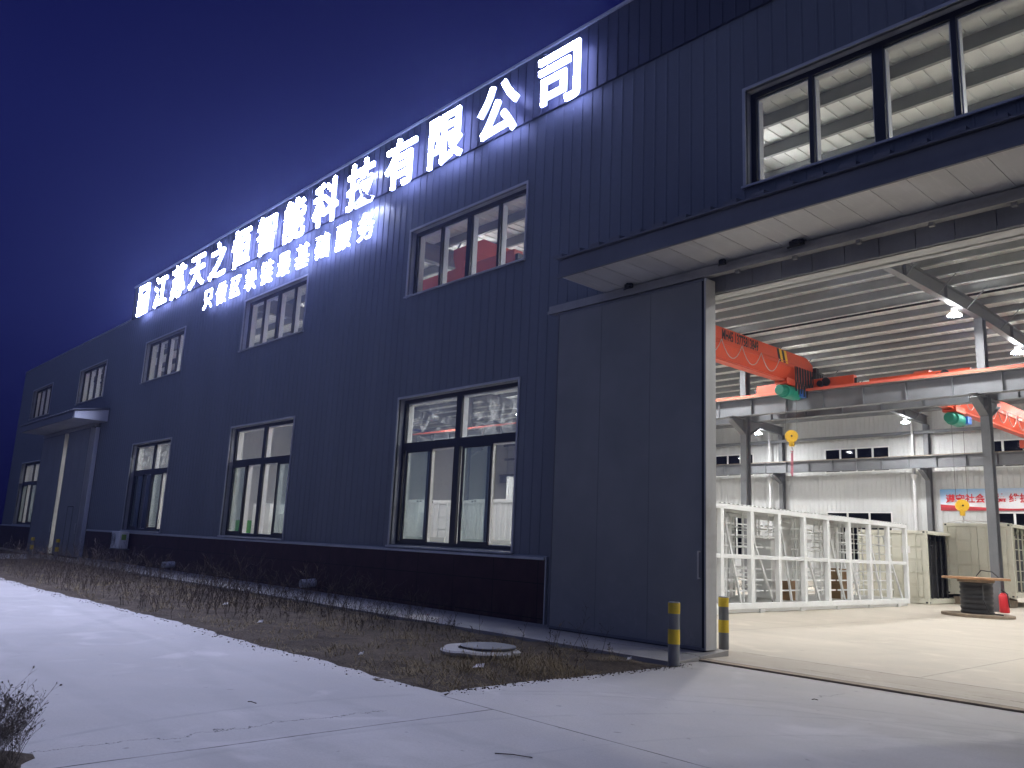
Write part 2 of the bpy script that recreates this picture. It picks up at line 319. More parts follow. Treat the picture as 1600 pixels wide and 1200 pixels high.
# ================================================================ mesh helpers
class MB:
    def __init__(s): s.v = []; s.f = []; s.mi = []; s.cur = 0
    def quad(s, *p):
        i = len(s.v); s.v += [tuple(q) for q in p]; s.f.append(tuple(range(i, i + len(p)))); s.mi.append(s.cur); return s
    def box(s, x0, y0, z0, x1, y1, z1):
        x0, x1 = min(x0, x1), max(x0, x1); y0, y1 = min(y0, y1), max(y0, y1); z0, z1 = min(z0, z1), max(z0, z1)
        i = len(s.v)
        s.v += [(x0, y0, z0), (x1, y0, z0), (x1, y1, z0), (x0, y1, z0), (x0, y0, z1), (x1, y0, z1), (x1, y1, z1), (x0, y1, z1)]
        for q in ((3, 2, 1, 0), (4, 5, 6, 7), (0, 1, 5, 4), (1, 2, 6, 5), (2, 3, 7, 6), (3, 0, 4, 7)):
            s.f.append(tuple(i + k for k in q)); s.mi.append(s.cur)
        return s
    def beam(s, a, b, w, h, up=(0, 0, 1)):
        a = Vector(a); b = Vector(b); d = (b - a).normalized(); u = Vector(up)
        if abs(d.dot(u)) > 0.98: u = Vector((1, 0, 0))
        r = d.cross(u).normalized(); u = r.cross(d)
        i = len(s.v)
        for p in (a, b):
            for (sx, sy) in ((-1, -1), (1, -1), (1, 1), (-1, 1)): s.v.append(tuple(p + r * sx * w / 2 + u * sy * h / 2))
        for q in ((0, 1, 2, 3), (7, 6, 5, 4), (0, 4, 5, 1), (1, 5, 6, 2), (2, 6, 7, 3), (3, 7, 4, 0)):
            s.f.append(tuple(i + k for k in q)); s.mi.append(s.cur)
        return s
    def cyl(s, a, b, r, n=16, r2=None, caps=True):
        a = Vector(a); b = Vector(b); r2 = r if r2 is None else r2
        d = (b - a).normalized(); u = Vector((0, 0, 1)) if abs(d.z) < 0.95 else Vector((1, 0, 0))
        e1 = d.cross(u).normalized(); e2 = d.cross(e1)
        i = len(s.v)
        for p, rr in ((a, r), (b, r2)):
            for k in range(n):
                t = 2 * math.pi * k / n; s.v.append(tuple(p + (e1 * math.cos(t) + e2 * math.sin(t)) * rr))
        for k in range(n):
            k2 = (k + 1) % n; s.f.append((i + k, i + n + k, i + n + k2, i + k2)); s.mi.append(s.cur)
        if caps:
            s.f.append(tuple(i + k for k in range(n))); s.mi.append(s.cur)
            s.f.append(tuple(i + n + k for k in reversed(range(n)))); s.mi.append(s.cur)
        return s
    def tube(s, pts, r, n=6):
        for a, b in zip(pts[:-1], pts[1:]):
            if (Vector(a) - Vector(b)).length > 1e-5: s.cyl(a, b, r, n, caps=True)
        return s
    def prism(s, poly, axis, a, b):
        """poly of 2D points in the two other axes (x: (y,z), y: (x,z), z: (x,y)) extruded a..b"""
        def P(p, t): return {'x': (t, p[0], p[1]), 'y': (p[0], t, p[1]), 'z': (p[0], p[1], t)}[axis]
        i = len(s.v); n = len(poly)
        s.v += [P(p, a) for p in poly] + [P(p, b) for p in poly]
        for k in range(n):
            k2 = (k + 1) % n; s.f.append((i + k, i + k2, i + n + k2, i + n + k)); s.mi.append(s.cur)
        s.f.append(tuple(i + k for k in reversed(range(n)))); s.mi.append(s.cur)
        s.f.append(tuple(i + n + k for k in range(n))); s.mi.append(s.cur)
        return s
    def lathe(s, c, prof, n=24):
        c = Vector(c); i = len(s.v)
        for (r, z) in prof:
            for k in range(n):
                t = 2 * math.pi * k / n; s.v.append((c.x + r * math.cos(t), c.y + r * math.sin(t), c.z + z))
        for j in range(len(prof) - 1):
            for k in range(n):
                k2 = (k + 1) % n; s.f.append((i + j * n + k, i + j * n + k2, i + (j + 1) * n + k2, i + (j + 1) * n + k)); s.mi.append(s.cur)
        return s
    def build(s, name, mats, parent=None, bevel=0.0, smooth=False, recalc=True):
        me = bpy.data.meshes.new(name)
        off = Vector((0, 0, 0))
        p = parent
        while p is not None: off += p.location; p = p.parent
        me.from_pydata([(x - off.x, y - off.y, z - off.z) for x, y, z in s.v], [], s.f)
        if not isinstance(mats, (list, tuple)): mats = [mats]
        for m in mats: me.materials.append(m)
        if len(mats) > 1:
            for pl, k in zip(me.polygons, s.mi): pl.material_index = k
        if recalc:
            bm = bmesh.new(); bm.from_mesh(me); bmesh.ops.recalc_face_normals(bm, faces=bm.faces); bm.to_mesh(me); bm.free()
        if smooth:
            for pl in me.polygons: pl.use_smooth = True
        o = bpy.data.objects.new(name, me); COL.objects.link(o)
        if parent is not None: o.parent = parent
        if bevel:
            md = o.modifiers.new('bevel', 'BEVEL'); md.width = bevel; md.segments = 2; md.limit_method = 'ANGLE'; md.angle_limit = R(40)
        return o

def empty(name, loc):
    o = bpy.data.objects.new(name, None); COL.objects.link(o); o.location = loc; o.empty_display_size = 0.3; return o
def tag(o, label=None, cat=None, group=None, kind=None):
    if label: o['label'] = label
    if cat: o['category'] = cat
    if group: o['group'] = group
    if kind: o['kind'] = kind
    return o
def copy_tree(o, parent=None):
    c = o.copy(); COL.objects.link(c)
    if parent is not None: c.parent = parent
    for ch in list(o.children): copy_tree(ch, c)
    return c
def grid_wall(mb, x0, x1, z0, z1, holes, ya, yb):
    """wall slab in the xz plane between y=ya and y=yb with rectangular holes (hx0,hx1,hz0,hz1)"""
    xs = sorted({x0, x1, *[h[0] for h in holes], *[h[1] for h in holes]}); xs = [x for x in xs if x0 <= x <= x1]
    for a, b in zip(xs[:-1], xs[1:]):
        zs = sorted({z0, z1, *[z for h in holes if h[0] < (a + b) / 2 < h[1] for z in h[2:]]}); zs = [z for z in zs if z0 <= z <= z1]
        for c, d in zip(zs[:-1], zs[1:]):
            if any(h[0] < (a + b) / 2 < h[1] and h[2] < (c + d) / 2 < h[3] for h in holes): continue
            mb.box(a, ya, c, b, yb, d)
def ribs_on(mb, x0, x1, pitch, z0, z1, holes, ybase, yproud, w):
    n = int((x1 - x0) / pitch)
    for i in range(n + 1):
        x = x0 + i * pitch
        segs = [(z0, z1)]
        for h in holes:
            if h[0] - w < x < h[1] + w:
                ns = []
                for a, b in segs:
                    if h[3] <= a or h[2] >= b: ns.append((a, b)); continue
                    if h[2] > a: ns.append((a, h[2]))
                    if h[3] < b: ns.append((h[3], b))
                segs = ns
        for a, b in segs:
            if b - a > 0.02: mb.prism([(x - w, ybase), (x + w, ybase), (x + w * 0.45, yproud), (x - w * 0.45, yproud)], 'z', a, b)

# ================================================================ ground
g = MB(); S_ = 300
g.quad((-S_, -S_, -0.12), (S_, -S_, -0.12), (S_, S_, -0.12), (-S_, S_, -0.12))
tag(g.build('ground', M['soil'], recalc=False), kind='structure')

def jag(x, y, amp, sc=0.9):
    return amp * (mnoise.noise((x * sc, y * sc, 1.7)) + 0.5 * mnoise.noise((x * sc * 3.1, y * sc * 3.1, 4.1)))
# edge of the planting bed: along y ~ -5.3 from far left to the corner, then up x ~ -6.6 to the wall
edge = []
x = -37.6
while x < -6.62:
    t = (x + 37.6) / 31.0
    edge.append((x, -5.5 + 0.25 * math.sin(t * 9) * (1 - t) + 0.22 * t + jag(x, 0, 0.13) * min(1, (-6.62 - x) * 0.9))); x += 0.18
edge.append((-6.56, -5.27))
y = -5.1
while y < -1.3:
    edge.append((-6.62 + jag(0, y, 0.05) , y)); y += 0.15
edge.append((-6.72, -1.2))
a = MB()
bm = bmesh.new()
outer = [(-37.6, -70), (60, -70), (60, -0.62), (-6.72, -0.62)]
loop = edge + [(-6.72, -0.62), (60, -0.62), (60, -70), (-37.6, -70)]
vs = [bm.verts.new((px, py, 0.0)) for px, py in loop]
fc = bm.faces.new(vs); bmesh.ops.triangulate(bm, faces=[fc])
ret = bmesh.ops.extrude_face_region(bm, geom=bm.faces[:])
for v in [q for q in ret['geom'] if isinstance(q, bmesh.types.BMVert)]: v.co.z -= 0.14
bmesh.ops.recalc_face_normals(bm, faces=bm.faces)
me = bpy.data.meshes.new('concrete_apron'); bm.to_mesh(me); bm.free(); me.materials.append(M['apron'])
ap = bpy.data.objects.new('concrete_apron', me); COL.objects.link(ap); tag(ap, kind='structure')
# approach slab of the far gate and the road further left
q = MB(); q.box(-90, -70, -0.14, -37.62, -5.4, -0.004); q.box(-43.8, -5.38, -0.14, -37.64, 0.0, -0.02)
tag(q.build('far_apron', M['kerb']), kind='structure')
# concrete strip along the wall
k = MB()
k.prism([(0.0, 0.10), (-1.25, 0.015), (-1.25, -0.13), (0.0, -0.13)], 'x', -37.6, -6.74)
tag(k.build('kerb_strip', M['kerb']), kind='structure')
# soil of the bed as a bumpy sheet
sb = MB(); nx, ny = 210, 44; X0, X1, Y0, Y1 = -37.6, -6.5, -6.1, -1.0
def soil_h(x, y):
    d = max(0.0, min(1.0, (y + 6.0) / 1.2)) 
    h = -0.05 + 0.05 * d + 0.045 * mnoise.noise((x * 0.8, y * 0.8, 0)) + 0.035 * mnoise.noise((x * 3, y * 3, 2.0)) + 0.018 * mnoise.noise((x * 9, y * 9, 5.0))
    if y > -1.6: h -= 0.05 * (y + 1.6) / 0.6
    e = min(1.0, max(0.0, (-6.55 - x) / 0.5)); 
    return h * e - 0.07 * (1 - e) - 0.005
for j in range(ny + 1):
    for i in range(nx + 1):
        x = X0 + (X1 - X0) * i / nx; y = Y0 + (Y1 - Y0) * j / ny
        sb.v.append((x, y, soil_h(x, y)))
for j in range(ny):
    for i in range(nx):
        a0 = j * (nx + 1) + i; sb.f.append((a0, a0 + 1, a0 + nx + 2, a0 + nx + 1)); sb.mi.append(0)
tag(sb.build('soil_bed', M['soil'], smooth=True, recalc=False), kind='structure')
# hall floor and threshold
fl = MB(); fl.box(-54, 0.001, -0.14, 20, 38.3, 0.025); fl.box(-7.2, -0.56, -0.14, -1.55, 0.0, 0.025)
tag(fl.build('hall_floor', M['floor']), kind='structure')
tr = MB(); tr.box(-6.86, -0.72, -0.1, 2.2, -0.567, 0.024)
tag(tr.build('threshold_strip', M['rust'], bevel=0.004), kind='structure')

# ================================================================ factory building
FB = empty('factory_building', (-17.0, 0.0, 0.0))
tag(FB, 'long dark grey factory hall with lit windows, open sliding gate and bright interior', 'building')
XL, XR, YB = -54.0, 20.0, 38.3
WC = lambda k: -4.36 - 9.0 * k
GATE = (-7.20, -1.55); GATE2 = (-42.9, -38.7)
holes = []
for k in range(-2, 6): holes.append((WC(k) - 2.0, WC(k) + 2.0, 7.05, 8.64))
LOWK = (-2, -1, 1, 2, 3, 5)
for k in LOWK: holes.append((WC(k) - 2.0, WC(k) + 2.0, 1.33, 4.57))
holes.append((GATE[0], GATE[1], 0.0, 5.40)); holes.append((GATE2[0], GATE2[1], 0.0, 5.40))
w = MB(); grid_wall(w, XL, XR, 0.0, 10.0, holes, 0.0, 0.04)
ribs_on(w, XL + 0.1, XR - 0.1, 0.25, 1.27, 9.99, [(h[0] - 0.07, h[1] + 0.07, h[2] - 0.08, h[3] + 0.08) for h in holes] + [(-10.5, 1.9, 0, 5.9), (-46.2, -37.9, 0, 5.7)], 0.0, -0.011, 0.024)
w.build('front_wall', M['facade'], FB)
w = MB(); grid_wall(w, XL, XR, 0.0, 10.0, holes, 0.28, 0.32)
ribs_on(w, XL + 0.5, XR - 0.5, 0.3, 0.3, 9.9, holes, 0.32, 0.33, 0.02)
w.build('inner_wall_lining', M['lining'], FB)
# parapet band above the sign line
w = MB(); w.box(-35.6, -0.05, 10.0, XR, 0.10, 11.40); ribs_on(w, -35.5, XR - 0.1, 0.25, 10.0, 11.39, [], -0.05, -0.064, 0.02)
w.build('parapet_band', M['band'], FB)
w = MB(); w.box(-35.66, -0.09, 11.402, XR, 0.16, 11.46); w.box(XL, -0.05, 10.0, -35.62, 0.10, 10.05); w.build('coping', M['coping'], FB)
# plinth
pl = MB()
for a_, b_ in ((XL, -46.3), (-37.75, -10.42), (2.05, XR)):
    pl.box(a_, -0.045, 0.0, b_, -0.002, 1.20)
pl.build('plinth', M['plinth'], FB)
pl = MB()
for a_, b_ in ((XL, -46.3), (-37.75, -10.42), (2.05, XR)):
    pl.prism([(0.0, 1.26), (-0.095, 1.235), (-0.095, 1.19), (-0.08, 1.19), (-0.08, 1.215), (0.0, 1.20)], 'x', a_, b_)
pl.box(-10.415, -0.06, 0.0, -10.385, 0.0, 1.25)
pl.build('plinth_ledge', M['trim'], FB)

# ---- windows
def window(k, kind, y=0.0, sgn=1, closed_left=False, back=False, glass_top='glass'):
    cx = WC(k); x0, x1 = cx - 2.0, cx + 2.0
    z0, z1 = (7.05, 8.64) if kind == 'U' else (1.33, 4.57)
    Y = lambda d: y + sgn * d        # d = depth into the wall
    f = MB(); fr = 0.085
    ya, yb = Y(0.15), Y(0.21)
    def bar(a, b, c, d, e0=0.15, e1=0.21): f.box(a, Y(e0), c, b, Y(e1), d)
    inn = MB()
    def ibar(a, b, c, d): inn.box(a, Y(0.212), c, b, Y(0.335), d)
    panes = []
    bar(x0, x0 + fr, z0, z1); bar(x1 - fr, x1, z0, z1); bar(x0 + fr, x1 - fr, z1 - fr, z1); bar(x0 + fr, x1 - fr, z0, z0 + fr * 0.8)
    ibar(x0, x0 + fr + .02, z0, z1); ibar(x1 - fr - .02, x1, z0, z1); ibar(x0 + fr + .02, x1 - fr - .02, z1 - fr - .02, z1); ibar(x0 + fr + .02, x1 - fr - .02, z0, z0 + fr * 0.8 + .015)
    if kind == 'U':
        ms = [(cx - 1.0, 0.07), (cx, 0.15), (cx + 1.0, 0.07)]
        ed = [x0 + fr]
        for (mx, ww) in ms:
            bar(mx - ww / 2, mx + ww / 2, z0 + fr * 0.8, z1 - fr); ibar(mx - ww / 2 - .035, mx + ww / 2 + .015, z0 + fr * 0.8 + .015, z1 - fr - .02)
            ed += [mx - ww / 2, mx + ww / 2]
        ed.append(x1 - fr)
        for i in range(0, 8, 2): panes.append((ed[i], ed[i + 1], z0 + fr * 0.8, z1 - fr, 'glass', 0.18))
    else:
        zt = z0 + 2.16
        bar(x0 + fr, x1 - fr, zt - 0.09, zt + 0.09); ibar(x0 + fr, x1 - fr, zt - 0.10, zt + 0.10)
        bar(cx - 0.085, cx + 0.085, zt + 0.09, z1 - fr); ibar(cx - 0.12, cx + 0.09, zt + 0.10, z1 - fr - .02)
        bar(cx - 0.09, cx + 0.09, z0 + fr * 0.8, zt - 0.09); ibar(cx - 0.125, cx + 0.095, z0 + fr * 0.8 + .015, zt - 0.10)
        for a_, b_ in ((x0 + fr, cx - 0.085), (cx + 0.085, x1 - fr)): panes.append((a_, b_, zt + 0.09, z1 - fr, glass_top, 0.18))
        zb, zu = z0 + fr * 0.8, zt - 0.09
        for a_, b_, sl in ((x0 + fr, cx - 0.09, 1), (cx + 0.09, x1 - fr, -1)):
            mid = (a_ + b_) / 2
            if k == 2: sash = (a_, mid) if sl > 0 else (mid, b_)
            else: sash = (a_ + 0.12, mid + 0.15)
            s0, s1 = sash; st = 0.055
            # the sliding sash, slightly proud on its own track, with the fixed light behind
            bar(s0, s0 + st, zb, zu, 0.135, 0.165); bar(s1 - st, s1, zb, zu, 0.135, 0.165); bar(s0 + st, s1 - st, zu - 0.05, zu, 0.135, 0.165); bar(s0 + st, s1 - st, zb, zb + 0.06, 0.135, 0.165)
            bar(mid - 0.03, mid + 0.03, zb, zu, 0.175, 0.205)
            ibar(mid - 0.09, mid + 0.02, zb, zu)
            panes.append((s0 + st, s1 - st, zb + 0.06, zu - 0.05, 'glass_g', 0.15))
            panes.append((a_, b_, zb, zu, 'glass', 0.19))
    o = f.build('window', M['frame_d'], FB)
    inn.build('inner_frame', M['frame_w'], o)
    for (a_, b_, c_, d_, gm, dd) in panes:
        pm = MB(); pm.box(a_, Y(dd), c_, b_, Y(dd + 0.006), d_); pm.build('pane', M[gm], o)
    # reveal lining outside and inside, sill
    rv = MB(); t = 0.03
    rv.box(x0 - 0.05, Y(-0.028), z0 - 0.06, x0, Y(0.15), z1 + 0.05); rv.box(x1, Y(-0.028), z0 - 0.06, x1 + 0.05, Y(0.15), z1 + 0.05)
    rv.box(x0, Y(-0.028), z1, x1, Y(0.15), z1 + 0.05)
    rv.build('reveal', M['trim'], o)
    sl = MB(); sl.prism([(Y(0.15), z0), (Y(-0.07), z0 - 0.03), (Y(-0.07), z0 - 0.065), (Y(-0.05), z0 - 0.065), (Y(-0.05), z0 - 0.045), (Y(0.15), z0 - 0.045)], 'x', x0 - 0.06, x1 + 0.06)
    sl.build('sill', M['trim'], o)
    ir = MB()
    ir.box(x0 - 0.04, Y(0.336), z0 - 0.04, x0, Y(0.42), z1 + 0.04); ir.box(x1, Y(0.336), z0 - 0.04, x1 + 0.04, Y(0.42), z1 + 0.04)
    ir.box(x0, Y(0.336), z1, x1, Y(0.42), z1 + 0.04); ir.box(x0, Y(0.336), z0 - 0.04, x1, Y(0.42), z0)
    ir.build('inner_reveal', M['lining'], o)
    if closed_left:
        b = MB(); b.box(x0 + fr, Y(0.34), z0 + 0.07, cx - 0.13, Y(0.35), z0 + 2.06); b.build('dark_board', M['dark_panel'], o)
    return o
for k in range(-2, 6): window(k, 'U')
for k in LOWK: window(k, 'L', closed_left=(k == 3), glass_top='glass_s' if k in (1, 3) else 'glass')

# ---- gate doors, track, jambs, canopies
for gx0, gx1 in (GATE, GATE2):
    for gx in (gx0 - 0.04, gx1):
        jm = MB(); jm.box(gx, 0.042, 0.03, gx + 0.04, 0.40, 5.398); jm.build('gate_jamb', M['door_edge'], FB)
    jm = MB(); jm.box(gx0 - 0.05, -0.008, 5.40, gx1 + 0.05, 0.44, 5.47); jm.build('gate_head', M['lining'], FB)
# lintel panels with seams
for gx0, gx1 in (GATE, GATE2):
    lt = MB(); n = 12; ww = (gx1 - gx0) / n
    for i in range(n): lt.box(gx0 + i * ww + 0.006, -0.035, 5.405, gx0 + (i + 1) * ww - 0.006, -0.012, 5.70)
    lt.build('lintel', M['lintel'], FB)
def sliding_door(x0, x1, handle_right=True, z0=0.10, z1=5.56):
    d = MB(); d.box(x0 + 0.03, -0.34, z0 + 0.03, x1 - 0.03, -0.12, z1 - 0.02)
    o = d.build('sliding_door', M['door'], FB)
    fr = MB()
    fr.box(x0, -0.352, z0, x0 + 0.035, -0.11, z1); fr.box(x0 + 0.035, -0.352, z1 - 0.03, x1 - 0.035, -0.11, z1 + 0.01)
    fr.box(x0 + 0.035, -0.352, z0 - 0.01, x1 - 0.035, -0.11, z0 + 0.035)
    fr.build('door_frame', M['fascia'], o, bevel=0.004)
    e_ = MB()
    xe = x1 if handle_right else x0
    e_.box(xe - 0.02, -0.358, z0, xe + 0.012, -0.105, z1 + 0.01)
    e_.build('edge_strip', M['door_edge'], o, bevel=0.004)
    rb = MB(); s = -1 if handle_right else 1
    rb.box(xe + s * 0.022, -0.356, z0 + 0.03, xe + s * 0.062, -0.341, z1 - 0.03); rb.build('rubber_seal', M['rubber'], o)
    h = MB(); hx = xe + s * 0.10
    h.tube([(hx, -0.345, 1.08), (hx, -0.40, 1.08), (hx, -0.40, 1.46), (hx, -0.345, 1.46)], 0.012, 8); h.build('handle', M['door_edge'], o)
    se = MB()
    for i in range(1, 3): xx = x0 + (x1 - x0) * i / 3; se.box(xx - 0.004, -0.3425, z0 + 0.05, xx + 0.004, -0.3400, z1 - 0.05)
    se.build('panel_seam', M['seam'], o)
    sk = MB(); sk.box(x0 + 0.02, -0.33, 0.035, x1 - 0.05, -0.13, z0 - 0.012); sk.build('bottom_brush', M['rubber'], o)
    return o
sliding_door(-10.02, -6.88)
sliding_door(-1.72, 1.45, False)
sliding_door(-41.40, -38.05); sliding_door(-46.0, -42.02)
gp = MB(); gp.box(-38.03, -0.16, 0.02, -37.93, -0.02, 5.60); gp.build('gate_post', M['fascia_p'], FB)
wd = MB()
for (a_, b_, c_, d_) in ((-39.9, -39.87, 0.15, 2.2), (-39.05, -39.02, 0.15, 2.2), (-39.87, -39.05, 2.17, 2.2)): wd.box(a_, -0.347, c_, b_, -0.3405, d_)
wd.build('wicket_door_outline', M['rubber'], FB)
for a_, b_ in ((-10.3, 2.0), (-46.2, -37.9)):
    tk = MB(); tk.box(a_, -0.30, 5.62, b_, -0.16, 5.76); tk.box(a_, -0.16, 5.70, b_, -0.023, 5.74); tk.box(a_, -0.34, 5.60, b_, -0.31, 5.66)
    for i in range(9): tk.box(a_ + 0.2 + i * 0.92, -0.26, 5.57, a_ + 0.26 + i * 0.92, -0.20, 5.62)
    tk.build('door_track', M['track'], FB)

def canopy(x0, x1, side_mat):
    yo = -1.35; zi, zo = 5.84, 5.80
    s = MB(); s.box(x0 + 0.02, yo + 0.02, zo - 0.012, x1 - 0.02, -0.03, zo)
    n = int((x1 - x0) / 0.42)
    for i in range(1, n):
        xx = x0 + i * (x1 - x0) / n; s.box(xx - 0.009, yo + 0.03, zo - 0.02, xx + 0.009, -0.04, zo - 0.0125)
    o = s.build('canopy', M['soffit'], FB)
    f = MB(); f.box(x0, yo - 0.02, zo - 0.02, x1, yo + 0.018, 6.06); f.box(x0 - 0.03, yo - 0.06, zo - 0.05, x1 + 0.03, yo - 0.021, zo + 0.02)
    f.build('fascia', M['fascia'], o)
    sd = MB()
    for xx in (x0, x1 - 0.02): sd.prism([(yo + 0.02, zo - 0.02), (-0.03, zo - 0.02), (-0.03, 6.28), (yo + 0.02, 6.06)], 'x', xx, xx + 0.02)
    sd.build('end_panel', side_mat, o)
    r = MB(); r.prism([(yo - 0.09, 6.065), (-0.025, 6.285), (-0.025, 6.315), (yo - 0.09, 6.09)], 'x', x0 - 0.04, x1 + 0.04)
    m_ = int((x1 - x0) / 0.40)
    for i in range(m_ + 1):
        xx = x0 + i * (x1 - x0) / m_
        r.prism([(yo - 0.095, 6.09), (-0.03, 6.314), (-0.03, 6.36), (yo - 0.095, 6.14)], 'x', xx - 0.10, xx + 0.10)
    r.build('canopy_roof', M['fascia'], o)
    return o
cn = canopy(-9.0, 2.4, M['fascia_p'])
b = MB()
for (x_, s_) in ((-5.35, 1.0), (-8.35, 0.7), (-6.55, 0.45)):
    b.box(x_ - 0.10 * s_, -0.42, 5.70, x_ + 0.10 * s_, -0.36, 5.77); b.cyl((x_ - 0.05 * s_, -0.39, 5.78), (x_ + 0.08 * s_, -0.43, 5.72), 0.03 * s_, 8); b.beam((x_ - 0.14 * s_, -0.4, 5.69), (x_ + 0.15 * s_, -0.41, 5.74), 0.02, 0.02)
b.build('track_bracket', M['rubber'], FB)
canopy(-46.4, -37.0, M['fascia_p'])

# ---- roof, end walls, back wall
def roof_z(y): return 10.06 + 0.45 * (1 - abs(y - 19.0) / 19.0)
rf = MB()
rf.prism([(0.10, roof_z(0)), (19.0, roof_z(19)), (38.4, roof_z(38.2)), (38.4, roof_z(38.2) + 0.06), (19.0, roof_z(19) + 0.06), (0.10, roof_z(0) + 0.06)], 'x', XL, XR)
x = XL + 0.3
while x < XR - 0.1:
    for (ya, yb_) in ((0.35, 18.9), (19.1, 38.0)):
        rf.beam((x, ya, roof_z(ya) - 0.012), (x, yb_, roof_z(yb_) - 0.012), 0.03, 0.03)
    x += 0.31
rf.build('roof', M['roof_in'], FB)
def cee(mb, y, z, flip, dp=0.34):       # cold formed purlin, web facing the front
    s = -1 if flip else 1
    mb.box(XL + 0.4, y - 0.006, z - dp, XR - 0.4, y + 0.006, z)
    mb.box(XL + 0.4, y, z - dp - 0.012, XR - 0.4, y + s * 0.075, z - dp - 0.0005)
    mb.box(XL + 0.4, y - s * 0.075, z - 0.011, XR - 0.4, y, z + 0.0)
y = 0.75; py = []
while y < 18.7: py.append(y); y += 1.2
y = 19.5
while y < 37.9: py.append(y); y += 1.28
for i, y in enumerate(py):
    m_ = MB(); cee(m_, y, roof_z(y) - 0.03, y < 19, 0.285 if y < 19 else 0.20)
    m_.build('purlin', M['purlin'], FB)
rg = MB(); rg.box(XL + 0.4, 18.75, roof_z(19) - 0.10, XR - 0.4, 18.80, roof_z(19) - 0.03); rg.build('ridge_flashing', M['rubber'], FB)
for xx, xo in ((XL, XL - 0.052), (XR - 0.1, XR + 0.002)):
    ew = MB(); ew.box(xx, 0.33, 0.0, xx + 0.1, 38.2, 10.05); o = ew.build('end_wall', M['lining'], FB)
    eo = MB(); eo.box(xo, -0.02, 0, xo + 0.05, 38.5, 10.04); eo.build('end_cladding', M['facade'], o)
bh = []
for k in range(-2, 6):
    bh.append((WC(k) - 2.0, WC(k) + 2.0, 6.62, 8.12)); bh.append((WC(k) - 2.0, WC(k) + 2.0, 1.33, 4.25))
bw = MB(); grid_wall(bw, XL, XR, 0.0, 10.05, bh, YB, YB + 0.05); ribs_on(bw, XL + 0.3, XR - 0.3, 0.28, 0.3, 10.0, bh, YB, YB - 0.022, 0.03)
bw.build('back_wall', M['lining'], FB)
for k in range(-2, 6):
    for (z0, z1, nm) in ((6.62, 8.12, 3), (1.33, 4.25, 2)):
        x0, x1 = WC(k) - 2.0, WC(k) + 2.0
        f = MB(); f.box(x0, YB - 0.03, z1 - 0.07, x1, YB + 0.05, z1); f.box(x0, YB - 0.03, z0, x1, YB + 0.05, z0 + 0.07)
        f.box(x0, YB - 0.03, z0 + 0.07, x0 + 0.06, YB + 0.05, z1 - 0.07); f.box(x1 - 0.06, YB - 0.03, z0 + 0.07, x1, YB + 0.05, z1 - 0.07)
        for i in range(1, nm + 1):
            xx = x0 + (x1 - x0) * i / (nm + 1); f.box(xx - 0.05, YB - 0.02, z0 + 0.07, xx + 0.05, YB + 0.04, z1 - 0.07)
        o = f.build('window', M['frame_w'], FB)
        p = MB(); p.box(x0 + 0.05, YB + 0.052, z0 + 0.05, x1 - 0.05, YB + 0.058, z1 - 0.05); p.build('pane', M['glass_n'], o)
bo = MB(); 
for (a_, b_) in ((XL, XR),): grid_wall(bo, a_, b_, 0.0, 10.05, bh, YB + 0.07, YB + 0.10)
bo.build('back_cladding', M['facade'], FB)

# ---- steel frames
FX = [-45.1, -36.1, -27.1, -18.1, -9.1, -0.1, 8.9, 17.9]
def hsec(mb, x, y, z0, z1, d=0.36, b=0.26):
    mb.box(x - b / 2, y - d / 2, z0, x + b / 2, y - d / 2 + 0.016, z1); mb.box(x - b / 2, y + d / 2 - 0.016, z0, x + b / 2, y + d / 2, z1)
    mb.box(x - 0.007, y - d / 2 + 0.016, z0, x + 0.007, y + d / 2 - 0.016, z1)
def bracket(mb, x, y, s, z=6.9):     # corbel carrying the runway beam, s = direction in y
    mb.prism([(y + s * 0.18, z - 0.02), (y + s * 1.15, z - 0.02), (y + s * 1.15, z - 0.14), (y + s * 0.18, z - 0.62)], 'x', x - 0.008, x + 0.008)
    mb.box(x - 0.13, y + s * 0.18, z - 0.02, x + 0.13, y + s * 1.18, z); mb.beam((x, y + s * 1.15, z - 0.14), (x, y + s * 0.18, z - 0.63), 0.26, 0.016)
for x in FX:
    for y, dirs in ((0.56, (1,)), (19.0, (-1, 1)), (37.95, (-1,))):
        m_ = MB(); hsec(m_, x, y, 0.03, roof_z(y) - 0.38 - 0.52)
        m_.box(x - 0.22, y - 0.26, 0.026, x + 0.22, y + 0.26, 0.05)
        c = m_.build('column', M['steel'], FB)
        for s in dirs:
            m2 = MB(); bracket(m2, x, y, s, 6.9 if y < 30 else 6.62); m2.build('corbel', M['steel'], c)
    # rafters
    r = MB(); dp = 0.50
    for (ya, yb_) in ((0.40, 19.0), (19.0, 38.1)):
        za, zb = roof_z(ya) - 0.38, roof_z(yb_) - 0.38
        r.prism([(ya, za), (yb_, zb), (yb_, zb - dp), (ya, za - dp)], 'x', x - 0.007, x + 0.007)
        r.beam((x, ya, za - dp), (x, yb_, zb - dp), 0.22, 0.016); r.beam((x, ya, za - 0.01), (x, yb_, zb - 0.01), 0.22, 0.016)
        for i in range(1, 6):
            yy = ya + (yb_ - ya) * i / 6; zz = roof_z(yy) - 0.38; r.box(x - 0.1, yy - 0.006, zz - dp + 0.01, x + 0.1, yy + 0.006, zz - 0.02)
    ro = r.build('rafter', M['steel'], FB)
    if x in (-18.1, -9.1, -0.1):
        for y in py[2::2]:
            if y > 36.5: continue
            for sx in (-1, 1):
                t = MB(); t.beam((x + sx * 0.10, y, roof_z(y) - 0.38 - dp + 0.03), (x + sx * 0.75, y, roof_z(y) - 0.20), 0.03, 0.03); t.build('knee_brace', M['steel'], ro)
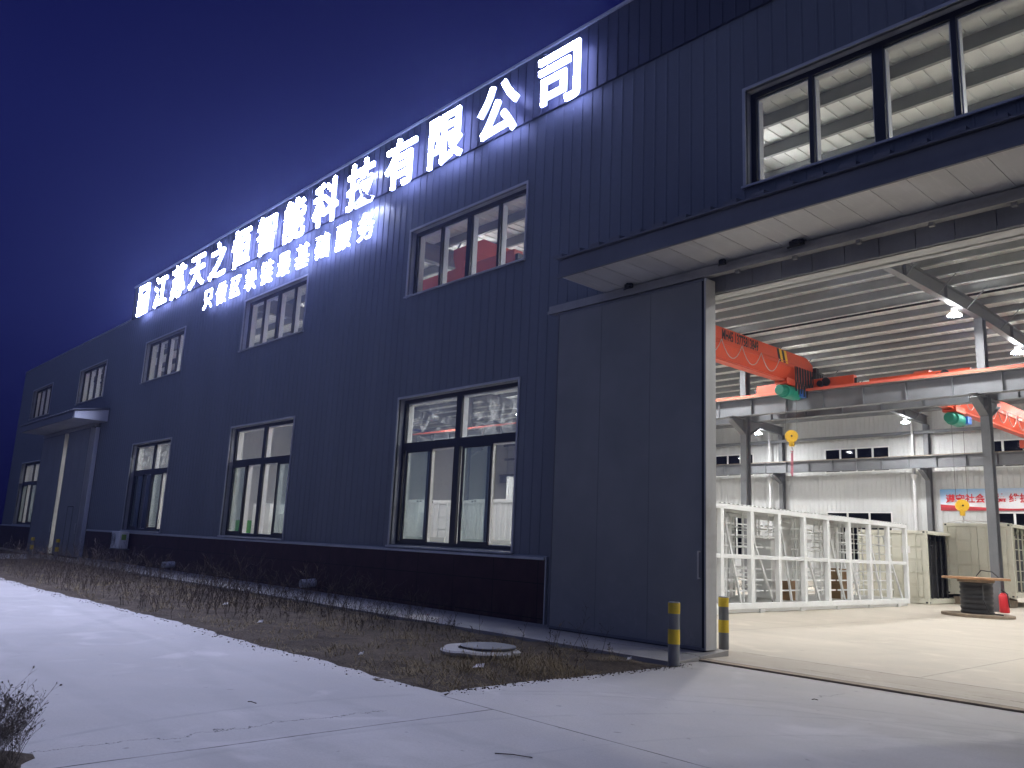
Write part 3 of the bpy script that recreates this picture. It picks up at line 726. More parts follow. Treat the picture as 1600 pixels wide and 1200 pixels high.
# runway beams with conductor rails
def runway(y, z=6.9, h=0.68):
    m_ = MB(); m_.box(XL + 0.4, y - 0.15, z, XR - 0.4, y + 0.15, z + 0.016); m_.box(XL + 0.4, y - 0.17, z + h - 0.02, XR - 0.4, y + 0.17, z + h)
    m_.box(XL + 0.4, y - 0.006, z + 0.016, XR - 0.4, y + 0.006, z + h - 0.02)
    x = XL + 0.7
    while x < XR - 0.5:
        m_.box(x - 0.006, y - 0.13, z + 0.017, x + 0.006, y + 0.13, z + h - 0.021); x += 1.5
    o = m_.build('runway_beam', M['steel'], FB)
    rl = MB(); rl.box(XL + 0.4, y - 0.05, z + h, XR - 0.4, y + 0.05, z + h + 0.06); rl.build('crane_rail', M['rust'], o)
    return o
for y in (1.6, 18.25, 19.75, 37.15):
    o = runway(y) if y < 30 else runway(y, 6.62, 0.66)
    if y == 18.25:
        c = MB(); c.box(XL + 0.4, y - 0.24, 7.60, XR - 0.4, y - 0.20, 7.69)
        c.build('conductor_rail', M['orange_l'], o)
gt_ = MB(); gt_.box(XL + 0.4, 37.60, 8.62, XR - 0.4, 37.70, 8.80)
gt_.build('tie_beam', M['steel'], FB)
for x in (-18.75, -27.75, -9.75, -0.75):
    dpipe = MB(); dpipe.tube([(x, 37.55, 0.05), (x, 37.55, 6.0)], 0.07, 10); dpipe.lathe((x, 37.55, 6.0), [(0.07, 0.0), (0.2, 0.25), (0.2, 0.32), (0.06, 0.32)], 12); dpipe.tube([(x, 37.55, 6.3), (x, 37.55, 9.9)], 0.055, 10)
    for zz in (1.5, 3.2, 4.6): dpipe.cyl((x, 37.55, zz), (x, 37.55, zz + 0.12), 0.085, 10)
    dpipe.build('downpipe', M['pvc'], FB, smooth=False)

# ================================================================ the roof sign
_fcache = {}
def glyph(ch, size, offset, extrude):
    cu = bpy.data.curves.new('glyph', 'FONT'); cu.body = ch; cu.size = size; cu.offset = offset; cu.extrude = extrude; cu.resolution_u = 3
    ob = bpy.data.objects.new('glyph', cu); COL.objects.link(ob)
    me = bpy.data.meshes.new_from_object(ob.evaluated_get(bpy.context.evaluated_depsgraph_get()))
    bpy.data.objects.remove(ob); bpy.data.curves.remove(cu)
    return me
def text_mesh(name, text, size, offset, extrude, mats, loc, to=None, stretch=(1, 1), facing='-y', parent=None, center=True):
    """flat or raised lettering standing upright; local x right, z up, front towards facing"""
    me = glyph(text, size, offset, extrude)
    xs = [v.co.x for v in me.vertices]; ys = [v.co.y for v in me.vertices]
    cx = (min(xs) + max(xs)) / 2 if center else min(xs); cyy = (min(ys) + max(ys)) / 2
    sx, sy = stretch
    if to: sx, sy = to[0] / (max(xs) - min(xs)), to[1] / (max(ys) - min(ys))
    for v in me.vertices:
        a_, b_, c_ = (v.co.x - cx) * sx, (v.co.y - cyy) * sy, v.co.z
        if facing == '-y': v.co = (a_, -c_, b_)
        else: v.co = (c_, a_, b_)            # facing +x, reading towards +y
    me.materials.clear()
    for m_ in mats: me.materials.append(m_)
    me.update()
    for p in me.polygons:
        nrm = p.normal; front = -nrm.y if facing == '-y' else nrm.x
        p.material_index = 0 if front > 0.7 else min(2 if front < -0.7 else 1, len(mats) - 1)
    me.name = name
    o = bpy.data.objects.new(name, me); COL.objects.link(o)
    o.location = loc
    if parent is not None:
        o.parent = parent; off = Vector((0, 0, 0)); p = parent
        while p is not None: off += p.location; p = p.parent
        o.location = Vector(loc) - off
    return o
row1 = '江苏天之恒智能科技有限公司'; row2 = '只做区块链最基础服务'
lg = MB(); cx0 = -33.74; zc = 10.48; hw, hh, t = 0.54, 0.62, 0.20
def lb(a_, b_, c_, d_):
    lg.cur = 0; lg.quad((a_, -0.27, c_), (b_, -0.27, c_), (b_, -0.27, d_), (a_, -0.27, d_))
    lg.cur = 2; lg.quad((a_, -0.21, d_), (b_, -0.21, d_), (b_, -0.21, c_), (a_, -0.21, c_)); lg.cur = 1
    lg.quad((a_, -0.27, c_), (a_, -0.27, d_), (a_, -0.21, d_), (a_, -0.21, c_)); lg.quad((b_, -0.27, d_), (b_, -0.27, c_), (b_, -0.21, c_), (b_, -0.21, d_))
    lg.quad((a_, -0.27, d_), (b_, -0.27, d_), (b_, -0.21, d_), (a_, -0.21, d_)); lg.quad((b_, -0.27, c_), (a_, -0.27, c_), (a_, -0.21, c_), (b_, -0.21, c_))
A, B, C_, D_ = cx0 - hw, cx0 + hw, zc - hh, zc + hh
lb(A, A + t, C_, D_); lb(B - t, B, C_, D_); lb(A + t, B - t, D_ - t, D_); lb(A + t, B - t, C_, C_ + t * 0.9)
lb(A + t, B - t, zc + 0.0, zc + 0.2); lb(cx0 - 0.11, cx0 + 0.11, C_ + t * 0.9, zc)
tag(lg.build('sign_logo', [M['sign_face'], M['sign_side'], M['sign_back']], recalc=False), 'glowing white square emblem at the left end of the upper sign row, before the character 江', 'sign')
for i, ch in enumerate(row1):
    cxx = -31.79 + i * (31.79 - 10.33) / 12.0
    o = text_mesh('sign_character', ch, 1.36, 0.0125 * 1.36, 0.026, [M['sign_face'], M['sign_side'], M['sign_back']], (cxx, -0.24, 10.46))
    pv = row1[i - 1] if i else 'the square emblem'; nx_ = row1[i + 1] if i < 12 else 'the right end'
    tag(o, f'large glowing white sign character {ch} in the upper row between {pv} and {nx_}', 'sign letter', 'glowing characters of the upper sign row')
for i, ch in enumerate(row2):
    cxx = -27.02 + i * (27.02 - 17.12) / 9.0
    o = text_mesh('sign_character', ch, 0.78, 0.006 * 0.78, 0.018, [M['sign_face'], M['sign_side'], M['sign_back']], (cxx, -0.20, 9.20))
    pv = row2[i - 1] if i else 'the left end'; nx_ = row2[i + 1] if i < 9 else 'the right end'
    tag(o, f'small glowing white sign character {ch} in the lower row between {pv} and {nx_}', 'sign letter', 'glowing characters of the lower sign row')

# ================================================================ high bay lamps
def make_lamp(x, y, z):
    root = empty('high_bay_lamp', (x, y, z))
    m_ = MB(); m_.lathe((x, y, z), [(0.10, 0.10), (0.13, 0.08), (0.20, 0.025), (0.215, 0.0), (0.20, 0.0), (0.12, 0.05), (0.0, 0.05)], 20)
    m_.build('reflector', M['lamp_dome'], root, smooth=False)
    m_ = MB(); m_.cyl((x, y, z + 0.012), (x, y, z + 0.02), 0.195, 20); m_.build('diffuser', M['lamp'], root)
    m_ = MB(); m_.cyl((x, y, z + 0.095), (x, y, z + 0.26), 0.10, 14); m_.cyl((x, y, z + 0.27), (x, y, z + 0.325), 0.02, 8); m_.build('arm', M['lamp_body'], root)
    return root
ordinal = ['first', 'second', 'third', 'fourth', 'fifth', 'sixth', 'seventh']
lamp0 = None
for fi, fx in enumerate([-0.1, -9.1, -18.1, -27.1, 8.9, -36.1]):
    for yi, y in enumerate((4.4, 9.6, 16.8, 23.0, 29.1, 35.2)):
        z = roof_z(y) - 0.38 - 0.50 - 0.33
        if lamp0 is None: o = lamp0 = make_lamp(fx - 0.04, y, z)
        else: o = copy_tree(lamp0); o.location = (fx - 0.04, y, z)
        beam = ['beam right of the gate', 'beam meeting the gate column', 'beam behind the front crane', 'beam behind the middle window', 'far right beam', 'beam right of the far gate'][fi]
        tag(o, f'white lamp under the {beam}, {ordinal[yi]} from the front', 'lamp', 'high bay lamps under the roof beams')

# ================================================================ overhead cranes
def festoon(mb, pts, r=0.012):
    mb.tube(pts, r, 5)
def sag(a, b, d, n=8):
    a = Vector(a); b = Vector(b); out_ = []
    for i in range(n + 1):
        t = i / n; p = a.lerp(b, t); p.z -= d * 4 * t * (1 - t); out_.append(tuple(p))
    return out_
def hook_block(x, y, z, ztop, root_name, label, sling):
    root = empty(root_name, (x, y, z))
    ax = Vector((0.52, -0.85, 0)); P = Vector((x, y, z))
    m_ = MB(); m_.cyl(P + ax * 0.09, P - ax * 0.09, 0.23, 24); m_.cyl(P + ax * 0.12, P - ax * 0.12, 0.05, 10); m_.prism([(y - 0.11, z - 0.16), (y + 0.11, z - 0.16), (y + 0.07, z - 0.38), (y - 0.07, z - 0.38)], 'x', x - 0.07, x + 0.07)
    m_.build('pulley_block', M['cyellow'], root, bevel=0.008)
    m_ = MB(); m_.cyl(P + ax * 0.121, P + ax * 0.128, 0.035, 10); m_.build('axle_cap', M['black'], root)
    m_ = MB(); m_.tube([(x, y, z - 0.36), (x, y, z - 0.44)] + [(x, y + 0.09 * math.sin(t), z - 0.53 + 0.09 * math.cos(t)) for t in [i * 0.5 for i in range(10)]], 0.022, 6); m_.build('hook', M['cable_l'], root)
    m_ = MB()
    for s in (-0.2, 0.2): m_.tube([(x + 0.85 * s, y + 0.52 * s, z), (x + 0.85 * s, y + 0.52 * s, ztop)], 0.009, 5)
    m_.build('wire_rope', M['cable'], root)
    tag(root, label, 'crane hook')
    return root
def crane(x, ya, yb, ztop, zbot, zrail0, label, hoist_y, text=True, cw=1.75, far_taper=True):
    zrail = zrail0; root = empty('overhead_crane', (x, (ya + yb) / 2, zrail)); tag(root, label, 'crane', 'orange overhead cranes in the hall')
    h = ztop - zbot; zk = zbot + h * 0.52
    prof = [(-0.27, ztop), (0.27, ztop), (0.27, zk), (0.075, zbot + 0.10), (0.16, zbot + 0.03), (0.16, zbot), (-0.16, zbot), (-0.16, zbot + 0.03), (-0.075, zbot + 0.10), (-0.27, zk)]
    m_ = MB(); tp = 1.3
    segs = [(ya, 0.30), (ya + 0.5, 0.0), (yb - 0.5, 0.0), (yb, 0.22)]
    rings = []
    for (yy, drop) in segs:
        i0 = len(m_.v)
        for (px, pz) in prof: m_.v.append((x + px, yy, pz - drop * max(0, (pz - zk) / (ztop - zk)) if pz > zk else pz))
        rings.append(i0)
    n = len(prof)
    for r0, r1 in zip(rings[:-1], rings[1:]):
        for k2 in range(n): m_.f.append((r0 + k2, r0 + (k2 + 1) % n, r1 + (k2 + 1) % n, r1 + k2)); m_.mi.append(0)
    m_.f.append(tuple(rings[0] + k2 for k2 in range(n))); m_.mi.append(0); m_.f.append(tuple(rings[-1] + k2 for k2 in reversed(range(n)))); m_.mi.append(0)
    br = m_.build('bridge_girder', M['orange'], root)
    c = MB(); c.box(x + 0.272, ya + 0.3, zk - 0.03, x + 0.30, yb - 0.3, zk + 0.05); c.tube([(x + 0.33, ya + 0.3, zk + 0.10), (x + 0.33, yb - 0.3, zk + 0.10)], 0.012, 6); c.build('side_rail', M['orange'], root)
    for yy in (ya + 0.15, yb - 0.15):
        zrail = zrail0 if yy < 30 else 7.34
        e_ = MB(); e_.box(x - cw, yy - 0.14, zrail + 0.12, x + cw, yy + 0.14, zrail + 0.52); ec = e_.build('end_carriage', M['orange'], root, bevel=0.015)
        wl = MB()
        for s in (-1, 1): wl.cyl((x + s * (cw - 0.3), yy - 0.07, zrail + 0.17), (x + s * (cw - 0.3), yy + 0.07, zrail + 0.17), 0.17, 16); wl.box(x + s * cw - 0.03, yy - 0.1, zrail + 0.2, x + s * (cw + 0.1), yy + 0.1, zrail + 0.4)
        wl.build('wheels', M['black'], ec)
        if yy < 10: continue
        mt = MB(); mt.cyl((x + 0.75, yy - 0.30, zrail + 0.3), (x + 0.75, yy - 0.15, zrail + 0.3), 0.12, 14); mt.cyl((x + 0.95, yy - 0.22, zrail + 0.36), (x + 0.95, yy - 0.15, zrail + 0.36), 0.16, 14); mt.build('drive_motor', M['black'], ec)
    # black and yellow warning stripes near the far end
    ys = yb - 3.0
    for i in range(4):
        st = MB(); a0 = ys + i * 0.17; x_ = x + 0.2735
        st.quad((x_, a0 + 0.30, ztop - 0.02), (x_, a0 + 0.47, ztop - 0.02), (x_, a0 + 0.62, zk + 0.06), (x_, a0 + 0.45, zk + 0.06)); st.build('warning_stripe', M['black'] if i % 2 == 0 else M['cyellow'], root, recalc=False)
    if text:
        text_mesh('lettering', 'MH45 13775813849', 0.36, 0.012, 0.0, [M['black']], (x + 0.2745, yb - 5.1, (ztop + zk) / 2 + 0.03), to=(2.3, 0.40), facing='+x', parent=root)
    # festoon cable on the side, hanging in loops
    f = MB(); yy = ya + 1.0; hang = []
    while yy < yb - 1.6: hang.append(yy); yy += 1.25
    for p, q_ in zip(hang[:-1], hang[1:]): festoon(f, sag((x + 0.36, p, zk + 0.08), (x + 0.36, q_, zk + 0.08), 0.55), 0.014)
    f.build('festoon_cable', M['cable_l'], root)
    # bunch of cables gathered at the far end
    f = MB()
    rnd = random.Random(3)
    for i in range(11):
        yy = yb - 1.6 + i * 0.2; d = 0.85 + 0.35 * rnd.random(); zz = zk - 0.0
        f.tube([(x + 0.40, yy, zz), (x + 0.42, yy - 0.02, zz - d * 0.6), (x + 0.41, yy + 0.02, zz - d), (x + 0.45, yy + 0.05, zz - d * 0.5), (x + 0.43, yy + 0.06, zz)], 0.022, 5)
    f.build('cable_bunch', M['black'], root)
    bf = MB(); bf.box(x - 0.15, yb + 0.01, zrail0 + 0.53, x + 0.40, yb + 0.22, ztop - 0.30); bf.build('junction_box', M['black'], root)
    # hoist trolley under the lower flange
    hy = hoist_y; zz = zbot - 0.36
    tr_ = MB(); tr_.box(x - 0.22, hy - 0.5, zbot - 0.12, x + 0.22, hy + 0.5, zbot - 0.02)
    for s in (-1, 1):
        for t in (-0.35, 0.35): tr_.cyl((x + s * 0.24, hy + t, zbot + 0.06), (x + s * 0.13, hy + t, zbot + 0.06), 0.09, 12)
        tr_.box(x + s * 0.21, hy - 0.5, zbot - 0.1, x + s * 0.25, hy + 0.5, zbot + 0.12)
    ho = tr_.build('hoist', M['orange'], root)
    b = MB(); b.cyl((x + 0.05, hy - 0.40, zz), (x + 0.05, hy + 0.35, zz), 0.25, 20); b.cyl((x + 0.05, hy - 0.72, zz), (x + 0.05, hy - 0.41, zz), 0.18, 18); b.cyl((x + 0.05, hy + 0.36, zz), (x + 0.05, hy + 0.62, zz), 0.20, 18)
    for i in range(6): b.cyl((x + 0.05, hy - 0.71 + i * 0.05, zz), (x + 0.05, hy - 0.69 + i * 0.05, zz), 0.195, 18)
    b.build('hoist_drum', M['green'], ho, bevel=0.01)
    b = MB(); b.box(x + 0.18, hy + 0.35, zz - 0.12, x + 0.36, hy + 0.75, zz + 0.16); b.build('control_box', M['blue'], ho)
    return root, zz
_, z1h = crane(-15.3, 1.45, 18.85, 8.95, 7.84, 7.62, 'orange overhead crane with black lettering and warning stripes in the front bay', 17.4, cw=2.0)
hb = hook_block(-15.3, 17.6, 5.85, z1h, 'crane_hook_block', 'yellow hook block with a pink sling hanging in front of the back wall', True)
m_ = MB(); m_.tube([(-15.3, 17.6, 5.30), (-15.3, 17.55, 4.55), (-15.3, 17.62, 4.42)], 0.03, 6); m_.tube([(-15.3, 17.66, 5.3), (-15.32, 17.68, 4.6), (-15.3, 17.60, 4.36), (-15.3, 17.5, 4.5), (-15.3, 17.62, 4.62)], 0.022, 6)
tag(m_.build('lifting_sling', M['pink']), 'pink lifting sling hanging from the yellow hook block', 'sling')
_, z2h = crane(-11.45, 19.6, 37.3, 8.32, 7.25, 7.62, 'orange overhead crane in the rear bay, partly behind the gate side column', 23.0, text=False)
hook_block(-11.4, 23.1, 3.62, z2h, 'crane_hook_block', 'yellow hook block hanging in front of the banner above the beige container', False)

# ================================================================ shipping containers
def corrug(mb, x0, x1, z0, z1, y, s, pitch=0.28, depth=0.035):
    """trapezoid corrugated sheet in the xz plane at y, profile going towards s*y"""
    n = max(1, int(round((x1 - x0) / pitch))); p = (x1 - x0) / n
    pts = []
    for i in range(n):
        a = x0 + i * p; pts += [(a, 0), (a + p * 0.3, 0), (a + p * 0.5, depth), (a + p * 0.8, depth)]
    pts.append((x1, 0))
    for (a, da), (b, db) in zip(pts[:-1], pts[1:]): mb.quad((a, y + s * da, z0), (b, y + s * db, z0), (b, y + s * db, z1), (a, y + s * da, z1))
def corrug_x(mb, y0, y1, z0, z1, x, s, pitch=0.28, depth=0.035):
    n = max(1, int(round((y1 - y0) / pitch))); p = (y1 - y0) / n
    pts = []
    for i in range(n):
        a = y0 + i * p; pts += [(a, 0), (a + p * 0.3, 0), (a + p * 0.5, depth), (a + p * 0.8, depth)]
    pts.append((y1, 0))
    for (a, da), (b, db) in zip(pts[:-1], pts[1:]): mb.quad((x + s * da, a, z0), (x + s * db, b, z0), (x + s * db, b, z1), (x + s * da, a, z1))
def container(x0, y0, z0, w_, l_, h_, mat, label, side='solid', name='shipping_container', group=None, doors=True, plain_end=False):
    x1, y1, z1 = x0 + w_, y0 + l_, z0 + h_
    root = empty(name, (x0 + w_ / 2, y0 + l_ / 2, z0)); tag(root, label, 'container', group)
    f = MB(); pw = 0.13
    for xx in (x0, x1 - pw):
        for yy in (y0, y1 - pw): f.box(xx, yy, z0 + 0.12, xx + pw, yy + pw, z1 - 0.12)
    for xx in (x0, x1 - 0.1):
        f.box(xx, y0 + pw, z0 + 0.02, xx + 0.1, y1 - pw, z0 + 0.18); f.box(xx, y0 + pw, z1 - 0.13, xx + 0.1, y1 - pw, z1 - 0.01)
    for yy in (y0, y1 - 0.1):
        f.box(x0 + pw, yy, z0 + 0.02, x1 - pw, yy + 0.1, z0 + 0.18); f.box(x0 + pw, yy, z1 - 0.13, x1 - pw, yy + 0.1, z1 - 0.01)
    f.build('frame', mat, root, bevel=0.008)
    cc = MB(); hl = MB()
    for xx in (x0 - 0.006, x1 - 0.165):
        for yy in (y0 - 0.006, y1 - 0.165):
            for zz in (z0, z1 - 0.119):
                cc.box(xx, yy, zz, xx + 0.171, yy + 0.171, zz + 0.119)
                hl.box(xx + 0.05, yy - 0.004, zz + 0.03, xx + 0.12, yy + 0.02, zz + 0.09); hl.box(xx + 0.15, yy + 0.05, zz + 0.03, xx + 0.175, yy + 0.12, zz + 0.09)
    cc.build('corner_casting', mat, root, bevel=0.008); hl.build('casting_hole', M['black'], root)
    rfm = MB(); rfm.box(x0 + 0.1, y0 + 0.1, z1 - 0.05, x1 - 0.1, y1 - 0.1, z1 - 0.03); rfm.box(x0 + 0.1, y0 + 0.1, z0 + 0.1, x1 - 0.1, y1 - 0.1, z0 + 0.16); rfm.build('roof_and_floor', mat, root)
    if doors:
        mid = (x0 + x1) / 2
        for a, b in ((x0 + pw + 0.006, mid - 0.008), (mid + 0.008, x1 - pw - 0.006)):
            d = MB(); d.box(a, y0 + 0.035, z0 + 0.185, b, y0 + 0.075, z1 - 0.135)
            zs = [z0 + 0.22 + (h_ - 0.40) * i / 5 for i in range(6)]
            for z_a, z_b in zip(zs[:-1], zs[1:]): d.box(a + 0.06, y0 + 0.015, z_a + 0.03, b - 0.06, y0 + 0.036, z_b - 0.06)
            dd = d.build('door', mat, root, bevel=0.006)
            lk = MB()
            for t in (0.30, 0.78):
                xx = a + (b - a) * t; lk.cyl((xx, y0 - 0.005, z0 + 0.08), (xx, y0 - 0.005, z1 - 0.08), 0.018, 8)
                for zz in (z0 + 0.45, z0 + h_ * 0.42, z1 - 0.5): lk.box(xx - 0.05, y0 - 0.01, zz, xx + 0.05, y0 + 0.02, zz + 0.06)
                lk.box(xx, y0 - 0.03, z0 + h_ * 0.42, xx + 0.35, y0 - 0.012, z0 + h_ * 0.42 + 0.04)
            lk.build('locking_bar', mat, dd)
            hg = MB()
            xo = a - 0.03 if a < mid - 0.3 else b + 0.03
            for zz in (z0 + 0.35, z0 + h_ * 0.5, z1 - 0.4): hg.box(xo - 0.05, y0 - 0.012, zz, xo + 0.05, y0 + 0.014, zz + 0.09)
            hg.build('hinge', mat, dd)
    else:
        e_ = MB(); corrug(e_, x0 + pw, x1 - pw, z0 + 0.18, z1 - 0.13, y0 + 0.03, 1); e_.build('end_wall', mat, root, recalc=False)
    e_ = MB(); corrug(e_, x0 + pw, x1 - pw, z0 + 0.18, z1 - 0.13, y1 - 0.05, -1); e_.build('rear_wall', mat, root, recalc=False)
    e_ = MB(); corrug_x(e_, y0 + pw, y1 - pw, z0 + 0.18, z1 - 0.13, x0 + 0.03, 1); e_.build('side_wall', mat, root, recalc=False)
    if side == 'solid':
        e_ = MB(); corrug_x(e_, y0 + pw, y1 - pw, z0 + 0.18, z1 - 0.13, x1 - 0.03, -1); e_.build('side_wall', mat, root, recalc=False)
    else:
        rk = MB(); n = int(l_ / 0.5)
        for i in range(n + 1):
            yy = y0 + 0.2 + (l_ - 0.4) * i / n; rk.box(x1 - 0.16, yy - 0.02, z0 + 0.18, x1 - 0.12, yy + 0.02, z1 - 0.13)
        for i in range(1, 6):
            zz = z0 + 0.18 + (h_ - 0.31) * i / 6; rk.box(x1 - 0.19, y0 + 0.15, zz - 0.015, x1 - 0.165, y1 - 0.15, zz + 0.015)
        for i in range(3): rk.beam((x1 - 0.3, y0 + 0.6 + i * 1.4, z0 + 0.25), (x1 - 0.3, y0 + 1.3 + i * 1.4, z1 - 0.4), 0.05, 0.05)
        rk.build('side_rack', M['dark_in'] if side == 'dark' else mat, root)
        if side == 'dark':
            bx = MB(); bx.box(x0 + 0.3, y0 + 0.3, z0 + 0.17, x1 - 0.5, y1 - 0.3, z1 - 0.3); bx.build('dark_interior', M['dark_in'], root)
        else:
            bx = MB(); bx.box(x1 - 0.9, y0 + 0.3, z0 + 0.17, x1 - 0.7, y1 - 0.3, z1 - 0.3); bx.build('dark_interior', M['dark_in'], root)
    return root
container(-13.93, 19.75, 0.03, 2.44, 6.06, 2.52, M['beige'], 'beige container standing on the floor right behind the white cage, with dark open side', side='dark')
c3 = container(-11.72, 22.0, 0.36, 2.24, 6.06, 2.56, M['beige'], 'beige container hanging from slings with its double doors facing the gate', side='open')
s_ = MB()
for (px, py_) in ((-11.6, 22.1), (-9.6, 22.1), (-11.6, 28.0), (-9.6, 28.0)): s_.tube([(-11.4, 23.1, 3.08), (px, py_, 2.92)], 0.022, 6)
tag(s_.build('lifting_chain', M['cable_l']), 'pale lifting ropes spreading from the hook to the beige container corners', 'rope')
pp = MB(); pp.box(-12.35, 20.6 - 0.86, 1.75, -12.05, 20.6 - 0.852, 2.0); tag(pp.build('paper_sign', M['paper']), 'white paper sheet stuck on the beige container door', 'paper')
# timber blocks under the hanging container
for i, (bx_, by_) in enumerate(((-11.4, 22.6), (-9.9, 22.6), (-11.4, 27.4), (-9.9, 27.4))):
    t = MB(); t.box(bx_ - 0.14, by_ - 0.5, 0.028, bx_ + 0.14, by_ + 0.5, 0.30)
    tag(t.build('timber_block', M['wood_g'], bevel=0.01), f"{'front' if by_ < 24 else 'rear'} {'left' if bx_ < -10.5 else 'right'} timber block on the floor under the hanging beige container", 'timber block', 'timber blocks under the container')
WCN = [(-21.5, 7.5, 0.03, 2.6), (-24.3, 7.8, 0.03, 2.6), (-27.1, 7.5, 0.03, 2.62), (-29.9, 7.6, 0.03, 2.6)]
for i, (x0, y0, z0, h_) in enumerate(WCN):
    container(x0, y0, z0 + (0.25 if i < 3 else 0.2), 2.44, 6.06, h_, M['white'], f"white corrugated container, {ordinal[i]} from the white cage in the row behind the windows", group='white containers behind the windows', doors=(i in (1, 3)))
container(-27.3, 14.2, 2.2, 2.44, 6.06, 2.2, M['white'], 'white container raised above the others behind the nearest window', doors=True)
st_ = MB(); st_.box(-27.2, 14.3, 0.03, -25.0, 17.9, 2.2); 
tag(st_.build('storage_block', M['panel_g'], bevel=0.02), 'pale grey storage block carrying the raised white container', 'storage')

# ================================================================ white cage container
CG = empty('cage_container', (-12.5, 11.5, 0.03)); tag(CG, 'long white open frame container with grid of posts and racks standing inside the gate', 'container frame')
cx0_, cx1_, cy0, cy1, cz = -13.72, -11.28, 5.42, 17.62, 2.64
NB = 9; pit = (cy1 - 0.1 - cy0) / 9.0
posts = [cy0 + 0.06 + i * (cy1 - cy0 - 0.12) / 9.0 for i in range(10)]
for xx in (cx0_, cx1_ - 0.11):
    f = MB(); f.box(xx, cy0, 0.12, xx + 0.11, cy1, 0.27); f.box(xx, cy0, cz - 0.12, xx + 0.11, cy1, cz); f.build('long_rail', M['white'], CG, bevel=0.006)
    m_ = MB(); m_.box(xx + 0.01, cy0 + 0.12, 1.34, xx + 0.10, cy1 - 0.12, 1.44); m_.build('middle_rail', M['white'], CG, bevel=0.006)
    for i, yy in enumerate(posts):
        p = MB(); p.box(xx - 0.006, yy - 0.07, 0.272, xx + 0.116, yy + 0.07, cz - 0.122); p.build('post', M['white'], CG, bevel=0.006)
for yy in (cy0, cy1 - 0.11):
    f = MB(); f.box(cx0_ + 0.115, yy, 0.12, cx1_ - 0.115, yy + 0.11, 0.27); f.box(cx0_ + 0.115, yy, cz - 0.12, cx1_ - 0.115, yy + 0.11, cz); f.box(cx0_ + 0.115, yy + 0.01, 1.34, cx1_ - 0.115, yy + 0.1, 1.44); f.box(-12.55, yy + 0.01, 0.27, -12.45, yy + 0.1, 1.34); f.box(-12.55, yy + 0.01, 1.44, -12.45, yy + 0.1, cz - 0.12)
    f.build('end_frame', M['white'], CG, bevel=0.006)
rfm = MB(); corrug_y = []
n = 62; p = (cy1 - cy0) / n
for i in range(n):
    a = cy0 + i * p
    for (u0, h0, u1, h1) in ((0, 0, .25, 0), (.25, 0, .45, .028), (.45, .028, .8, .028), (.8, .028, 1, 0)):
        rfm.quad((cx0_, a + u0 * p, cz + 0.004 + h0), (cx1_, a + u0 * p, cz + 0.004 + h0), (cx1_, a + u1 * p, cz + 0.004 + h1), (cx0_, a + u1 * p, cz + 0.004 + h1))
rfm.build('roof_sheet', M['white'], CG, recalc=False)
fl_ = MB()
for i in range(25): yy = cy0 + 0.3 + i * (cy1 - cy0 - 0.6) / 24; fl_.box(cx0_ + 0.112, yy - 0.03, 0.13, cx1_ - 0.112, yy + 0.03, 0.24)
fl_.build('floor_bearer', M['white'], CG)
ft = MB()
for i in range(6):
    yy = 6.6 + i * 2.05
    for xx in (cx0_ + 0.01, cx1_ - 0.12): ft.box(xx, yy - 0.11, 0.027, xx + 0.10, yy + 0.11, 0.118)
ft.build('foot', M['white'], CG)
bl = MB()
for xx in (cx0_ + 0.06, cx1_ - 0.085): bl.box(xx, cy0 + 0.05, 0.045, xx + 0.025, cy1 - 0.05, 0.118)
bl.build('base_rail', M['white'], CG)
# inner rack: uprights, rungs and props
for i in range(9):
    ya, yb_ = posts[i], posts[i + 1]
    for xx in (-11.75, -13.2):
        r = MB()
        r.box(xx - 0.02, ya + 0.82, 0.25, xx + 0.02, ya + 0.87, cz - 0.13)
        if i % 2 == 0: r.box(xx - 0.02, ya + 0.30, 0.25, xx + 0.02, ya + 0.34, cz - 0.13)
        for j in range(1, 8):
            zz = 0.25 + (cz - 0.4) * j / 8; r.box(xx - 0.012, ya + 0.06, zz - 0.02, xx + 0.012, yb_ - 0.06, zz + 0.02)
        r.build('rack', M['white'], CG)
    if i % 3 != 1:
        pnl = MB(); pnl.box(-13.58, ya + 0.07, 0.28, -13.565, yb_ - 0.07, 1.33 if i % 2 else cz - 0.14); pnl.build('side_panel', M['white'], CG)
    vb = MB()
    for t in (0.28, 0.52, 0.74): vb.box(-12.62, ya + t * (yb_ - ya) - 0.014, 0.25, -12.59, ya + t * (yb_ - ya) + 0.014, cz - 0.05)
    for zz in (0.62, 0.95, 1.75, 2.1): vb.box(-12.588, ya + 0.1, zz - 0.012, -12.56, yb_ - 0.1, zz + 0.012)
    vb.build('inner_grid', M['white'], CG)
    if i % 1 == 0:
        d = MB(); d.beam((-11.62, ya + 0.35 + 0.3 * (i % 2), cz - 0.4), (-11.5, ya + 0.95 + 0.2 * (i % 3), 0.25), 0.05, 0.05); d.build('prop', M['white'], CG)
for i, yy in enumerate((6.9, 10.8)):
    s = MB(); s.box(-13.0, yy, 0.25, -12.3, yy + 0.9, 1.9); o = s.build('white_cabinet', M['white'], bevel=0.02); tag(o, f"white equipment cabinet standing inside the cage {'near the gate' if i == 0 else 'at mid length'}", 'cabinet', 'white cabinets inside the cage')
for i, (yy, zz, hh_) in enumerate(((14.15, 0.25, 0.45), (14.15, 0.70, 0.45), (11.0, 0.25, 0.55))):
    b = MB(); b.box(-12.3, yy, zz + 0.002, -11.85, yy + 0.42, zz + hh_)
    tag(b.build('cardboard_box', M['card'], bevel=0.006), ['lower brown cardboard box of the pair inside the white cage', 'upper brown cardboard box of the pair inside the white cage', 'single brown cardboard box deep inside the white cage'][i], 'box', 'cardboard boxes in the cage')

